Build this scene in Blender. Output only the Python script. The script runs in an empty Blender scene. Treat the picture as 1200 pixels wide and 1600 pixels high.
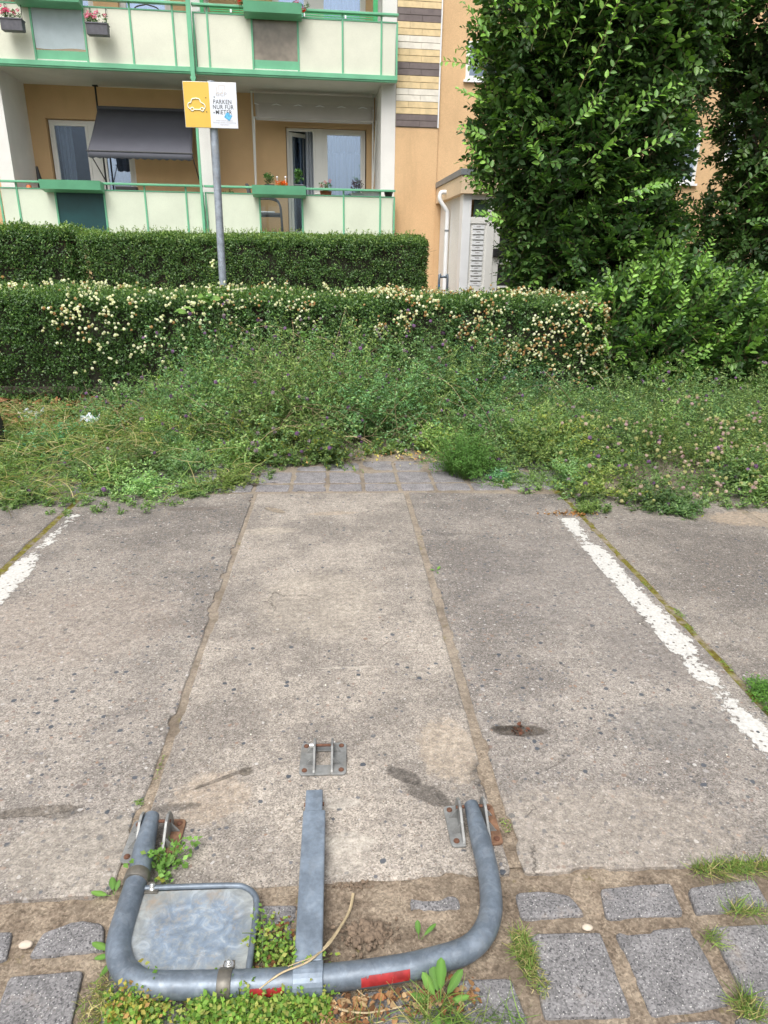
import bpy, math, random
import numpy as np
from mathutils import Vector, Matrix
random.seed(7)
rng = np.random.default_rng(7)
PI = math.pi
scene = bpy.context.scene
COL = scene.collection

# ------------------------------------------------------------------ camera
CAM_F, CAM_H = 1063.0, 1.55                      # focal length in pixels of the 1200 px wide photo, eye height
_F = np.array([-75., 395., -1063.]); _F /= np.linalg.norm(_F)
_U = np.array([42., 2868., 1063.]); _U -= _U.dot(_F) * _F; _U /= np.linalg.norm(_U)
CM = np.array([np.cross(_F, _U), _F, _U])        # camera axes -> world axes
CC = np.array([0., 0., CAM_H])
cam = bpy.data.cameras.new('camera'); cam_o = bpy.data.objects.new('camera', cam); COL.objects.link(cam_o)
m4 = Matrix.Identity(4)
for i in range(3):
    for j in range(3): m4[i][j] = CM[i][j]
    m4[i][3] = CC[i]
cam_o.matrix_world = m4
cam.sensor_fit = 'HORIZONTAL'; cam.sensor_width = 36.0; cam.lens = 36.0 * CAM_F / 1200.0
cam.clip_start = 0.05; cam.clip_end = 500
scene.camera = cam_o
scene.render.resolution_x = 768; scene.render.resolution_y = 1024

# ------------------------------------------------------------------ sky, sun, exposure
SUN_EL, SUN_ROT = math.radians(58), math.radians(200)
world = bpy.data.worlds.new('World'); scene.world = world; world.use_nodes = True
wn = world.node_tree.nodes; wl = world.node_tree.links
for n_ in list(wn): wn.remove(n_)
sky = wn.new('ShaderNodeTexSky'); sky.sky_type = 'NISHITA'; sky.sun_disc = False
sky.sun_elevation = SUN_EL; sky.sun_rotation = SUN_ROT
sky.air_density = 1.0; sky.dust_density = 6.0; sky.ozone_density = 1.0
hs = wn.new('ShaderNodeHueSaturation'); hs.inputs['Saturation'].default_value = 0.30
bgn = wn.new('ShaderNodeBackground'); bgn.inputs['Strength'].default_value = 0.15
wo = wn.new('ShaderNodeOutputWorld')
wl.new(sky.outputs[0], hs.inputs['Color']); wl.new(hs.outputs[0], bgn.inputs[0]); wl.new(bgn.outputs[0], wo.inputs[0])
sun = bpy.data.lights.new('sun', 'SUN'); sun.energy = 1.1; sun.angle = math.radians(28); sun.color = (1.0, 0.965, 0.91)
sun_o = bpy.data.objects.new('sun', sun); COL.objects.link(sun_o); sun_o.location = (0, -3, 20)
_sd = Vector((math.sin(SUN_ROT) * math.cos(SUN_EL), math.cos(SUN_ROT) * math.cos(SUN_EL), math.sin(SUN_EL)))
sun_o.rotation_euler = _sd.to_track_quat('Z', 'Y').to_euler()
scene.view_settings.view_transform = 'Standard'; scene.view_settings.look = 'None'
scene.view_settings.gamma = 1.0; scene.view_settings.use_curve_mapping = False
scene.view_settings.exposure = 0.62

# ------------------------------------------------------------------ measuring helpers (photo point -> point on a real plane)
def ray(x, y): return CM @ np.array([x - 600., 800. - y, -CAM_F])
def G(x, y, z=0.0):
    r = ray(x, y); return CC + (z - CAM_H) / r[2] * r
TH = math.radians(2.6); FY = 14.2
_n = np.array([-math.sin(TH), math.cos(TH), 0]); _u = np.array([math.cos(TH), math.sin(TH), 0])
def FP(x, y, d=0.0):                              # point (u, z) on the facade plane that lies d behind the balcony fronts
    r = ray(x, y); t = (FY + d) / (r @ _n); p = CC + t * r
    return float(p @ _u), float(p[2])
def FU(x, y, d=0.0): return FP(x, y, d)[0]
def FZ(x, y, d=0.0): return FP(x, y, d)[1]
def BW(u, d, z):                                  # building frame -> world
    p = _u * u + _n * (d + FY); return (float(p[0]), float(p[1]), float(z))

# ------------------------------------------------------------------ numpy noise
def make_noise(seed, n=64):
    t = np.random.default_rng(seed).random((n, n))
    def f(x, y):
        x = np.asarray(x, float); y = np.asarray(y, float)
        xi = np.floor(x).astype(int); yi = np.floor(y).astype(int)
        fx = x - xi; fy = y - yi; fx = fx*fx*(3-2*fx); fy = fy*fy*(3-2*fy)
        a = t[xi % n, yi % n]; b = t[(xi+1) % n, yi % n]; c = t[xi % n, (yi+1) % n]; d = t[(xi+1) % n, (yi+1) % n]
        return (a*(1-fx)+b*fx)*(1-fy) + (c*(1-fx)+d*fx)*fy
    return f
_nz = [make_noise(s) for s in range(5)]
def fbm(x, y, sc, octv=4, seed=0):
    s = 0; a = 1; tot = 0
    for o in range(octv):
        s = s + a * _nz[(seed+o) % 5](x*sc + 13.7*o, y*sc + 5.1*o); tot += a; a *= 0.5; sc *= 2.03
    return s / tot

# ------------------------------------------------------------------ object helpers
BASE = {}
def tag(o, label=None, cat=None, group=None, kind=None):
    if label: o['label'] = label
    if cat: o['category'] = cat
    if group: o['group'] = group
    if kind: o['kind'] = kind
    return o
def thing(name, label, cat, loc=(0, 0, 0), group=None, frame='W', rz=0.0):
    """an Empty at the thing's base; its parts are written in the same frame as loc ('W' world, 'B' building)"""
    o = bpy.data.objects.new(name, None); COL.objects.link(o); o.empty_display_size = 0.1
    if frame == 'B':
        o.location = BW(*loc); o.rotation_euler = (0, 0, TH)
    else:
        o.location = loc; o.rotation_euler = (0, 0, rz)
    BASE[o.name] = (np.array(loc, float), frame)
    return tag(o, label, cat, group)
def link(name, me, parent=None, label=None):
    o = bpy.data.objects.new(name, me); COL.objects.link(o)
    if parent is not None:
        o.parent = parent; BASE[o.name] = BASE[parent.name]
    if label: o['label'] = label
    return o
class MB:
    def __init__(s): s.v = []; s.f = []; s.m = []; s.sm = []; s.mats = []
    def _m(s, mat):
        if mat not in s.mats: s.mats.append(mat)
        return s.mats.index(mat)
    def add(s, vs, fs, mat=None, smooth=False):
        b = len(s.v); s.v += [tuple(map(float, p)) for p in vs]; mi = s._m(mat)
        for f in fs: s.f.append(tuple(b + i for i in f)); s.m.append(mi); s.sm.append(smooth)
        return s
    def box(s, x0, y0, z0, x1, y1, z1, mat=None):
        v = [(x0,y0,z0),(x1,y0,z0),(x1,y1,z0),(x0,y1,z0),(x0,y0,z1),(x1,y0,z1),(x1,y1,z1),(x0,y1,z1)]
        return s.add(v, [(0,3,2,1),(4,5,6,7),(0,1,5,4),(1,2,6,5),(2,3,7,6),(3,0,4,7)], mat)
    def prism(s, poly, z0, z1, mat=None):          # poly in xy, counter-clockwise
        n = len(poly); v = [(p[0], p[1], z0) for p in poly] + [(p[0], p[1], z1) for p in poly]
        f = [tuple(range(n-1, -1, -1)), tuple(range(n, 2*n))] + [(i, (i+1) % n, n+(i+1) % n, n+i) for i in range(n)]
        return s.add(v, f, mat)
    def prismY(s, poly, y0, y1, mat=None):         # poly in xz
        n = len(poly); v = [(p[0], y0, p[1]) for p in poly] + [(p[0], y1, p[1]) for p in poly]
        f = [tuple(range(n)), tuple(range(2*n-1, n-1, -1))] + [(i, n+i, n+(i+1) % n, (i+1) % n) for i in range(n)]
        return s.add(v, f, mat)
    def prismX(s, poly, x0, x1, mat=None):         # poly in yz
        n = len(poly); v = [(x0, p[0], p[1]) for p in poly] + [(x1, p[0], p[1]) for p in poly]
        f = [tuple(range(n-1, -1, -1)), tuple(range(n, 2*n))] + [(i, (i+1) % n, n+(i+1) % n, n+i) for i in range(n)]
        return s.add(v, f, mat)
    def tube(s, pts, r, n=10, mat=None, cap=True, flat=1.0):
        pts = [Vector(p) for p in pts]; k = len(pts)
        rs = r if hasattr(r, '__len__') else [r]*k
        vs = []; fs = []; up = None
        for i in range(k):
            t = (pts[min(i+1, k-1)] - pts[max(i-1, 0)]).normalized()
            if up is None: up = Vector((0, 0, 1)) if abs(t.z) < 0.9 else Vector((0, 1, 0))
            a = (up - t * up.dot(t)).normalized(); b = t.cross(a); up = a
            for j in range(n):
                w = 2*PI*j/n; vs.append(pts[i] + (a*math.cos(w)*flat + b*math.sin(w))*rs[i])
        for i in range(k-1):
            for j in range(n): fs.append((i*n+j, i*n+(j+1) % n, (i+1)*n+(j+1) % n, (i+1)*n+j))
        s.add(vs, fs, mat, True)
        if cap:
            s.add(vs[:n], [tuple(range(n-1, -1, -1))], mat); s.add(vs[-n:], [tuple(range(n))], mat)
        return s
    def sphere(s, c, r, mat=None, n=8, m=6, sq=(1, 1, 1)):
        vs = [(c[0], c[1], c[2]+r*sq[2])]; fs = []
        for i in range(1, m):
            for j in range(n):
                a = PI*i/m; b = 2*PI*j/n
                vs.append((c[0]+r*sq[0]*math.sin(a)*math.cos(b), c[1]+r*sq[1]*math.sin(a)*math.sin(b), c[2]+r*sq[2]*math.cos(a)))
        vs.append((c[0], c[1], c[2]-r*sq[2])); L = len(vs)-1
        for j in range(n):
            fs.append((0, 1+j, 1+(j+1) % n)); fs.append((L, 1+(m-2)*n+(j+1) % n, 1+(m-2)*n+j))
            for i in range(m-2): fs.append((1+i*n+j, 1+(i+1)*n+j, 1+(i+1)*n+(j+1) % n, 1+i*n+(j+1) % n))
        return s.add(vs, fs, mat, True)
    def build(s, name, mat=None, parent=None, bevel=0.0, label=None, seg=2):
        v = np.array(s.v)
        if parent is not None: v = v - BASE[parent.name][0]
        me = bpy.data.meshes.new(name); me.from_pydata(v.tolist(), [], s.f)
        for m in s.mats: me.materials.append(m or mat)
        me.polygons.foreach_set('material_index', s.m); me.polygons.foreach_set('use_smooth', s.sm); me.update()
        o = link(name, me, parent, label)
        if bevel:
            b = o.modifiers.new('bevel', 'BEVEL'); b.width = bevel; b.segments = seg; b.limit_method = 'ANGLE'; b.angle_limit = math.radians(40)
        return o
def dup_part(o, off):
    c = o.copy(); COL.objects.link(c); c.location = (o.location[0]+off[0], o.location[1]+off[1], o.location[2]+off[2]); BASE[c.name] = BASE.get(o.name); return c

def np_mesh(name, V, Q, mat, C=None, parent=None, smooth=False):
    """V (n,3), Q (m,4) quads, C (n,3) per-vertex tint"""
    V = np.asarray(V, np.float32); Q = np.asarray(Q, np.int32)
    if parent is not None: V = V - BASE[parent.name][0].astype(np.float32)
    me = bpy.data.meshes.new(name)
    me.vertices.add(len(V)); me.vertices.foreach_set('co', V.ravel())
    me.loops.add(Q.size); me.loops.foreach_set('vertex_index', Q.ravel())
    me.polygons.add(len(Q)); me.polygons.foreach_set('loop_start', np.arange(len(Q), dtype=np.int32)*4)
    try: me.polygons.foreach_set('loop_total', np.full(len(Q), 4, dtype=np.int32))
    except Exception: pass
    if smooth: me.polygons.foreach_set('use_smooth', np.ones(len(Q), bool))
    me.materials.append(mat)
    if C is not None:
        a = me.color_attributes.new('tint', 'FLOAT_COLOR', 'POINT')
        c4 = np.ones((len(V), 4), np.float32); c4[:, :3] = C; a.data.foreach_set('color', c4.ravel())
    me.update(calc_edges=True)
    return link(name, me, parent)
class Geo:
    def __init__(s): s.V = []; s.Q = []; s.C = []; s.n = 0
    def add(s, V, Q, C):
        V = V.reshape(-1, 3); C = np.broadcast_to(C, V.shape) if C.ndim == 1 else C
        s.V.append(V); s.Q.append(Q + s.n); s.C.append(C); s.n += len(V); return s
    def build(s, name, mat, parent=None, smooth=False):
        return np_mesh(name, np.concatenate(s.V), np.concatenate(s.Q), mat, np.concatenate(s.C), parent, smooth)
def unit(a): return a / np.maximum(np.linalg.norm(a, axis=-1, keepdims=True), 1e-9)
def leaves(g, P, D, N, L, W, C, oval=False, fold=0.18, droop=0.1):
    """adds n leaves at P pointing along D with face normal N"""
    n = len(P); D = unit(D); S = unit(np.cross(D, N)); N = unit(np.cross(S, D)); L = np.broadcast_to(L, (n,))[:, None]; W = np.broadcast_to(W, (n,))[:, None]
    t = P + D*L - N*L*droop
    if oval:
        r1 = P + D*L*.28 + S*W*.46 + N*W*fold; r2 = P + D*L*.66 + S*W*.42 + N*W*fold - N*L*droop*.5
        l1 = P + D*L*.28 - S*W*.46 + N*W*fold; l2 = P + D*L*.66 - S*W*.42 + N*W*fold - N*L*droop*.5
        V = np.stack([P, r1, r2, t, l2, l1], 1); i = np.arange(n)[:, None]*6
        Q = np.concatenate([i + np.array([0, 1, 2, 3]), i + np.array([0, 3, 4, 5])]); k = 6
    else:
        r = P + D*L*.5 + S*W*.5 + N*W*fold; l = P + D*L*.5 - S*W*.5 + N*W*fold
        V = np.stack([P, r, t, l], 1); Q = np.arange(n)[:, None]*4 + np.array([0, 1, 2, 3]); k = 4
    g.add(V, Q, np.repeat(C, k, 0))
def sticks(g, PL, r0, r1, C, sides=3):
    """PL (n,k,3) polylines -> thin tapered stems"""
    n, k, _ = PL.shape; T = unit(np.gradient(PL, axis=1)); ref = np.array([.31, .52, .79])
    A = unit(np.cross(T, ref)); B = np.cross(T, A)
    r = np.linspace(1, 0, k)[None, :, None, None]; r0 = np.broadcast_to(r0, (n,))[:, None, None, None]; r1 = np.broadcast_to(r1, (n,))[:, None, None, None]
    R = r0*r + r1*(1-r); w = 2*PI*np.arange(sides)/sides
    V = PL[:, :, None, :] + (A[:, :, None, :]*np.cos(w)[None, None, :, None] + B[:, :, None, :]*np.sin(w)[None, None, :, None])*R
    i, j, m = np.meshgrid(np.arange(n), np.arange(k-1), np.arange(sides), indexing='ij'); b = i*k*sides + j*sides
    Q = np.stack([b+m, b+(m+1) % sides, b+sides+(m+1) % sides, b+sides+m], -1).reshape(-1, 4)
    Cc = np.broadcast_to(C, (n, 3)) if C.ndim == 1 else C
    g.add(V, Q, np.repeat(Cc, k*sides, 0))
def ribbons(g, PL, W, C):
    """grass blades: flat tapered ribbons"""
    n, k, _ = PL.shape; T = unit(np.gradient(PL, axis=1)); ref = unit(rng.normal(size=(n, 1, 3))*[1, 1, .2])
    S = unit(np.cross(T, ref)); w = (np.linspace(1, 0.08, k)**.6)[None, :, None]*np.broadcast_to(W, (n,))[:, None, None]*.5
    V = np.stack([PL - S*w, PL + S*w], 2)
    i, j = np.meshgrid(np.arange(n), np.arange(k-1), indexing='ij'); b = (i*k + j)*2
    Q = np.stack([b, b+1, b+3, b+2], -1).reshape(-1, 4)
    g.add(V, Q, np.repeat(np.broadcast_to(C, (n, 3)), k*2, 0))
def curves(P, D, L, k=6, sag=0.3, wob=0.15):
    """n curved stems from P in direction D, length L, bending down by sag"""
    n = len(P); D = unit(D); L = np.broadcast_to(L, (n,))[:, None]; out = [P]; d = D.copy(); w = rng.normal(size=(n, 3))*wob
    for i in range(k-1):
        out.append(out[-1] + d*L/(k-1)); d = unit(d + np.array([0, 0, -1])*(np.broadcast_to(sag, (n,))[:, None]/(k-1)) + w/(k-1))
    return np.stack(out, 1)
def at(PL, t):
    """points and tangents at parameters t (m,) on every polyline -> (n,m,3)"""
    n, k, _ = PL.shape; x = np.clip(t*(k-1), 0, k-1.001); i = x.astype(int); f = (x - i)[None, :, None]
    a = PL[:, i]; b = PL[:, i+1]; return a*(1-f)+b*f, unit(b-a)
def vary(c, n, s=.25, h=.12):
    c = np.asarray(c, float); return np.clip(c[None]*(1+rng.normal(size=(n, 1))*s)*(1+rng.normal(size=(n, 3))*h), 0.004, 0.9)
def pick(cols, n, p=None):
    cols = np.asarray(cols, float); return cols[rng.choice(len(cols), n, p=p)]

# ------------------------------------------------------------------ materials
class NT:
    def __init__(s, name):
        s.mat = bpy.data.materials.new(name); s.mat.use_nodes = True; s.t = s.mat.node_tree; s.n = s.t.nodes; s.l = s.t.links
        for x in list(s.n): s.n.remove(x)
        s.out = s.n.new('ShaderNodeOutputMaterial'); s._pos = None
    def setin(s, sock, v):
        if isinstance(v, bpy.types.NodeSocket): s.l.new(v, sock)
        else:
            if isinstance(v, (tuple, list)) and len(v) == 3 and sock.type == 'RGBA': v = (*v, 1)
            sock.default_value = v
    def pos(s):
        if s._pos is None: s._pos = s.n.new('ShaderNodeNewGeometry').outputs['Position']
        return s._pos
    def obj(s):
        return s.n.new('ShaderNodeTexCoord').outputs['Object']
    def mapn(s, vec, loc=(0, 0, 0), rot=(0, 0, 0), sc=(1, 1, 1), typ='POINT'):
        n = s.n.new('ShaderNodeMapping'); n.vector_type = typ; s.l.new(vec, n.inputs[0])
        n.inputs['Location'].default_value = loc; n.inputs['Rotation'].default_value = rot; n.inputs['Scale'].default_value = sc
        return n.outputs[0]
    def noise(s, sc, det=3, rough=.55, vec=None, dist=0, out='Fac'):
        n = s.n.new('ShaderNodeTexNoise'); s.l.new(vec or s.pos(), n.inputs['Vector']); n.inputs['Scale'].default_value = sc
        n.inputs['Detail'].default_value = det; n.inputs['Roughness'].default_value = rough; n.inputs['Distortion'].default_value = dist
        return n.outputs[out]
    def voro(s, sc, vec=None, feat='F1', rnd=1.0):
        n = s.n.new('ShaderNodeTexVoronoi'); n.feature = feat; s.l.new(vec or s.pos(), n.inputs['Vector']); n.inputs['Scale'].default_value = sc
        n.inputs['Randomness'].default_value = rnd
        return n
    def math(s, op, a, b=0.0, clamp=False):
        n = s.n.new('ShaderNodeMath'); n.operation = op; n.use_clamp = clamp; s.setin(n.inputs[0], a); s.setin(n.inputs[1], b); return n.outputs[0]
    def vmath(s, op, a, b=None):
        n = s.n.new('ShaderNodeVectorMath'); n.operation = op; s.setin(n.inputs[0], a)
        if b is not None: s.setin(n.inputs[1], b)
        return n.outputs['Value'] if op in ('LENGTH', 'DOT_PRODUCT') else n.outputs[0]
    def step(s, v, a, b, o0=0.0, o1=1.0):          # smooth map range
        n = s.n.new('ShaderNodeMapRange'); n.interpolation_type = 'SMOOTHSTEP'; s.setin(n.inputs['Value'], v)
        n.inputs['From Min'].default_value = a; n.inputs['From Max'].default_value = b
        n.inputs['To Min'].default_value = o0; n.inputs['To Max'].default_value = o1; return n.outputs['Result']
    def ramp(s, v, stops, interp='LINEAR'):
        n = s.n.new('ShaderNodeValToRGB'); s.setin(n.inputs[0], v); cr = n.color_ramp; cr.interpolation = interp
        while len(cr.elements) < len(stops): cr.elements.new(0.5)
        for e, (p, c) in zip(cr.elements, stops): e.position = p; e.color = (*c, 1) if len(c) == 3 else c
        return n.outputs[0]
    def mix(s, f, a, b, mode='MIX'):
        n = s.n.new('ShaderNodeMix'); n.data_type = 'RGBA'; n.blend_type = mode; n.clamp_factor = True
        s.setin(n.inputs[0], f); s.setin(n.inputs[6], a); s.setin(n.inputs[7], b); return n.outputs[2]
    def sep(s, v):
        n = s.n.new('ShaderNodeSeparateXYZ'); s.setin(n.inputs[0], v); return n.outputs
    def scale(s, col, f):                           # colour times value
        n = s.n.new('ShaderNodeVectorMath'); n.operation = 'SCALE'; s.setin(n.inputs[0], col); s.setin(n.inputs['Scale'], f); return n.outputs[0]
    def bump(s, h, strength=.5, dist=.002, nrm=None):
        n = s.n.new('ShaderNodeBump'); n.inputs['Strength'].default_value = strength; n.inputs['Distance'].default_value = dist; s.setin(n.inputs['Height'], h)
        if nrm: s.l.new(nrm, n.inputs['Normal'])
        return n.outputs[0]
    def spot(s, cx, cy, rx, ry, ang=0, edge=.5, nsc=18, ns=1.2):
        """ragged blotch with its own place and shape; returns 0..1"""
        v = s.mapn(s.pos(), (cx, cy, 0), (0, 0, math.radians(ang)), (rx, ry, 1), 'TEXTURE')
        x = s.sep(v); r = s.math('POWER', s.math('ADD', s.math('MULTIPLY', x[0], x[0]), s.math('MULTIPLY', x[1], x[1])), .5)
        r = s.math('ADD', r, s.math('MULTIPLY', s.math('SUBTRACT', s.noise(nsc, 7, .74), .5), ns*1.5))
        m = s.step(r, 1.28, 1.28-edge); return s.math('MULTIPLY', m, s.step(s.noise(75, 6, .78), .36, .56, .30, 1.0))
    def bsdf(s, col, rough=.6, metal=0.0, nrm=None, spec=.5, **kw):
        n = s.n.new('ShaderNodeBsdfPrincipled'); s.setin(n.inputs['Base Color'], col); s.setin(n.inputs['Roughness'], rough)
        s.setin(n.inputs['Metallic'], metal); n.inputs['Specular IOR Level'].default_value = spec
        for k, v in kw.items(): s.setin(n.inputs[k.replace('_', ' ')], v)
        if nrm: s.l.new(nrm, n.inputs['Normal'])
        return n.outputs[0]
    def done(s, sh): s.l.new(sh, s.out.inputs[0]); return s.mat

def simple(name, col, rough=.6, metal=0, var=.12, sc=8, bump=0, bsc=60, spec=.5):
    t = NT(name); o = t.obj(); n = t.noise(sc, 4, .6, o); c = t.scale(col, t.step(n, .25, .75, 1-var, 1+var))
    nr = t.bump(t.noise(bsc, 4, .6, o), bump, .003) if bump else None
    return t.done(t.bsdf(c, rough, metal, nr, spec))
def leaf_mat(name, trans=.35, rough=.45, spec=.35):
    t = NT(name); a = t.n.new('ShaderNodeAttribute'); a.attribute_name = 'tint'
    p = t.bsdf(a.outputs['Color'], rough, 0, None, spec)
    tr = t.n.new('ShaderNodeBsdfTranslucent'); t.l.new(t.mix(1.0, a.outputs['Color'], (1.5, 1.7, .7), 'MULTIPLY'), tr.inputs[0])
    m = t.n.new('ShaderNodeMixShader'); m.inputs[0].default_value = trans; t.l.new(p, m.inputs[1]); t.l.new(tr.outputs[0], m.inputs[2])
    return t.done(m.outputs[0])
def tint_mat(name, rough=.8):
    t = NT(name); a = t.n.new('ShaderNodeAttribute'); a.attribute_name = 'tint'
    return t.done(t.bsdf(a.outputs['Color'], rough, 0, None, .2))

def concrete_mat(name, dens=1.0, warm=.5, centre=False, dark=1.0, feats=()):
    t = NT(name); P = t.pos()
    n1 = t.noise(1.1, 5, .6); n2 = t.noise(6, 5, .65); n3 = t.noise(38, 4, .7)
    base = t.mix(t.step(t.math('ADD', n1, t.math('MULTIPLY', n2, .6)), .66, .94), (.222*dark, .198*dark, .172*dark), (.358*dark, .318*dark, .270*dark))
    base = t.mix(warm, t.mix(1, base, (.90, .93, 1.0), 'MULTIPLY'), base)
    base = t.scale(base, t.step(n3, .3, .72, .78, 1.16))
    xyz = t.sep(P)
    # traffic-worn, dirtier far half
    base = t.scale(base, t.step(t.math('ADD', xyz[1], t.math('MULTIPLY', n2, 1.6)), 1.6, 4.6, 1.08, .80 if not centre else .98))
    warp = t.n.new('ShaderNodeVectorMath'); warp.operation = 'SCALE'; t.l.new(t.noise(45, 2, .5, out='Color'), warp.inputs[0]); warp.inputs['Scale'].default_value = .012
    wp = t.vmath('ADD', P, warp.outputs[0])
    # sand grain
    vg = t.voro(240, wp); g = t.sep(vg.outputs['Color'])
    base = t.scale(base, t.math('ADD', t.math('MULTIPLY', g[0], .80), .60))
    # fine and middle stones
    hts = []
    for sc, thr, rad, cols in ((125, .50, .36, [(0, (.10, .095, .09)), (.35, (.22, .17, .13)), (.6, (.30, .27, .25)), (.8, (.40, .37, .34)), (1, (.50, .47, .44))]),
                               (52, 1-.36*dens, .36, [(0, (.085, .09, .10)), (.45, (.15, .15, .16)), (.6, (.27, .18, .13)), (.8, (.34, .31, .28)), (1, (.48, .46, .44))]),
                               (25, 1-.24*dens, .27, [(0, (.055, .065, .08)), (.7, (.09, .10, .115)), (.85, (.24, .17, .13)), (1, (.33, .32, .31))])):
        v = t.voro(sc, wp); c = t.sep(v.outputs['Color'])
        msk = t.math('MULTIPLY', t.step(v.outputs['Distance'], rad, rad*.75), t.step(c[0], thr, thr+.02))
        base = t.mix(t.math('MULTIPLY', msk, .95), base, t.ramp(c[1], cols)); hts.append(msk)
    # small pores
    pv = t.voro(210, wp); pm = t.math('MULTIPLY', t.step(pv.outputs['Distance'], .28, .12), t.step(t.sep(pv.outputs['Color'])[2], .72, .74))
    base = t.mix(t.math('MULTIPLY', pm, .7), base, (.07, .06, .05))
    h = t.math('ADD', t.math('MULTIPLY', n3, .6), t.math('MULTIPLY', g[0], .25)); h = t.math('SUBTRACT', h, t.math('MULTIPLY', pm, .7))
    h = t.math('ADD', h, t.math('MULTIPLY', hts[1], .25)); h = t.math('ADD', h, t.math('MULTIPLY', n2, 1.0))
    for (cx, cy, rx, ry, ang, col, amt, dh, ns) in feats:
        m = t.spot(cx, cy, rx, ry, ang, .35, 26, ns)
        base = t.mix(t.math('MULTIPLY', m, amt), base, t.scale(col, t.step(n3, .25, .75, .6, 1.35)))
        if dh: h = t.math('ADD', h, t.math('MULTIPLY', m, dh))
    # thin cracks
    ck = t.voro(1.3, t.vmath('ADD', P, t.vmath('MULTIPLY', t.noise(7, 4, .7, out='Color'), (.16, .16, 0))), 'DISTANCE_TO_EDGE')
    cm = t.math('MULTIPLY', t.step(ck.outputs['Distance'], .004, .001), t.step(t.noise(2.3, 2), .56, .62))
    base = t.mix(t.math('MULTIPLY', cm, .55), base, (.09, .08, .07)); h = t.math('SUBTRACT', h, t.math('MULTIPLY', cm, 1.2))
    return t.done(t.bsdf(base, .88, 0, t.bump(h, .75, .004), .25))

# blotches, pits and patches measured on the bay (x, y, rx, ry, angle, colour, amount, depth, raggedness)
def gp(x, y): p = G(x, y); return float(p[0]), float(p[1])
FC = [(*gp(632, 1212), .055, .024, -30, (.10, .09, .08), .75, -1.2, 1.0), (*gp(668, 1240), .075, .030, -38, (.095, .085, .075), .7, -1.0, 1.1),
      (*gp(755, 1215), .035, .075, 8, (.085, .075, .065), .6, -.6, 1.3), (*gp(540, 1318), .075, .035, 0, (.50, .46, .40), .65, 0, 1.0),
      (*gp(525, 1255), .06, .022, 0, (.46, .43, .38), .5, 0, 1.0), (*gp(530, 1350), .07, .035, 5, (.47, .43, .37), .45, 0, 1.2),
      (*gp(430, 797), .075, .028, -38, (.40, .33, .25), .8, -3.0, .5), (*gp(520, 802), .14, .03, 4, (.38, .29, .20), .4, 0, 1.3),
      (*gp(420, 830), .16, .05, 3, (.42, .37, .30), .45, 0, 1.2), (*gp(540, 1043), .11, .006, 1, (.50, .46, .40), .5, 0, .6),
      (*gp(500, 940), .26, .30, 0, (.42, .37, .30), .35, 0, 1.2), (*gp(330, 1245), .10, .10, 20, (.42, .33, .24), .4, 0, 1.4),
      (*gp(385, 1205), .018, .018, 0, (.14, .12, .09), .6, -1.5, .6), (*gp(350, 1215), .10, .007, 28, (.14, .12, .10), .6, -1.5, .7),
      (*gp(700, 1170), .09, .14, 0, (.44, .36, .27), .5, 0, 1.3), (*gp(270, 1262), .07, .014, 5, (.10, .09, .08), .55, -.6, 1.3)]
FL = [(*gp(55, 1268), .11, .018, 4, (.19, .16, .125), .5, -1.6, 1.2), (*gp(100, 1272), .045, .012, 10, (.14, .125, .105), .5, -1.0, 1.4),
      (*gp(310, 795), .18, .03, 5, (.14, .115, .10), .6, -.5, 1.3), (*gp(160, 820), .25, .07, 10, (.14, .13, .125), .5, 0, 1.3),
      (*gp(150, 1330), .25, .12, 0, (.40, .36, .30), .4, 0, 1.3), (*gp(120, 970), .4, .35, 0, (.36, .30, .25), .3, 0, 1.3)]
FR = [(*gp(815, 1142), .085, .026, -3, (.12, .10, .08), .85, -3.0, .8), (*gp(790, 1138), .05, .012, 0, (.06, .05, .04), .7, -2.0, 1.0),
      (*gp(1060, 1135), .2, .12, 0, (.15, .145, .14), .5, 0, 1.3), (*gp(880, 900), .5, .5, 10, (.19, .175, .165), .35, 0, 1.4),
      (*gp(700, 835), .05, .02, 0, (.10, .09, .085), .5, -.5, 1.3), (*gp(900, 1300), .45, .16, 0, (.40, .35, .29), .4, 0, 1.2),
      (*gp(1040, 1010), .3, .2, 30, (.17, .155, .145), .45, 0, 1.4)]
M = {}
M['conc_c'] = concrete_mat('concrete worn tan', .35, .75, True, 1.0, FC)
M['conc_l'] = concrete_mat('concrete exposed stones left', 1.0, .45, False, .98, FL)
M['conc_r'] = concrete_mat('concrete exposed stones right', 1.0, .35, False, .95, FR)
M['conc_o'] = concrete_mat('concrete plain', .6, .6, False, .9, [(*gp(1170, 810), .25, .12, 0, (.42, .32, .22), .5, 0, 1.2)])

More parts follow.
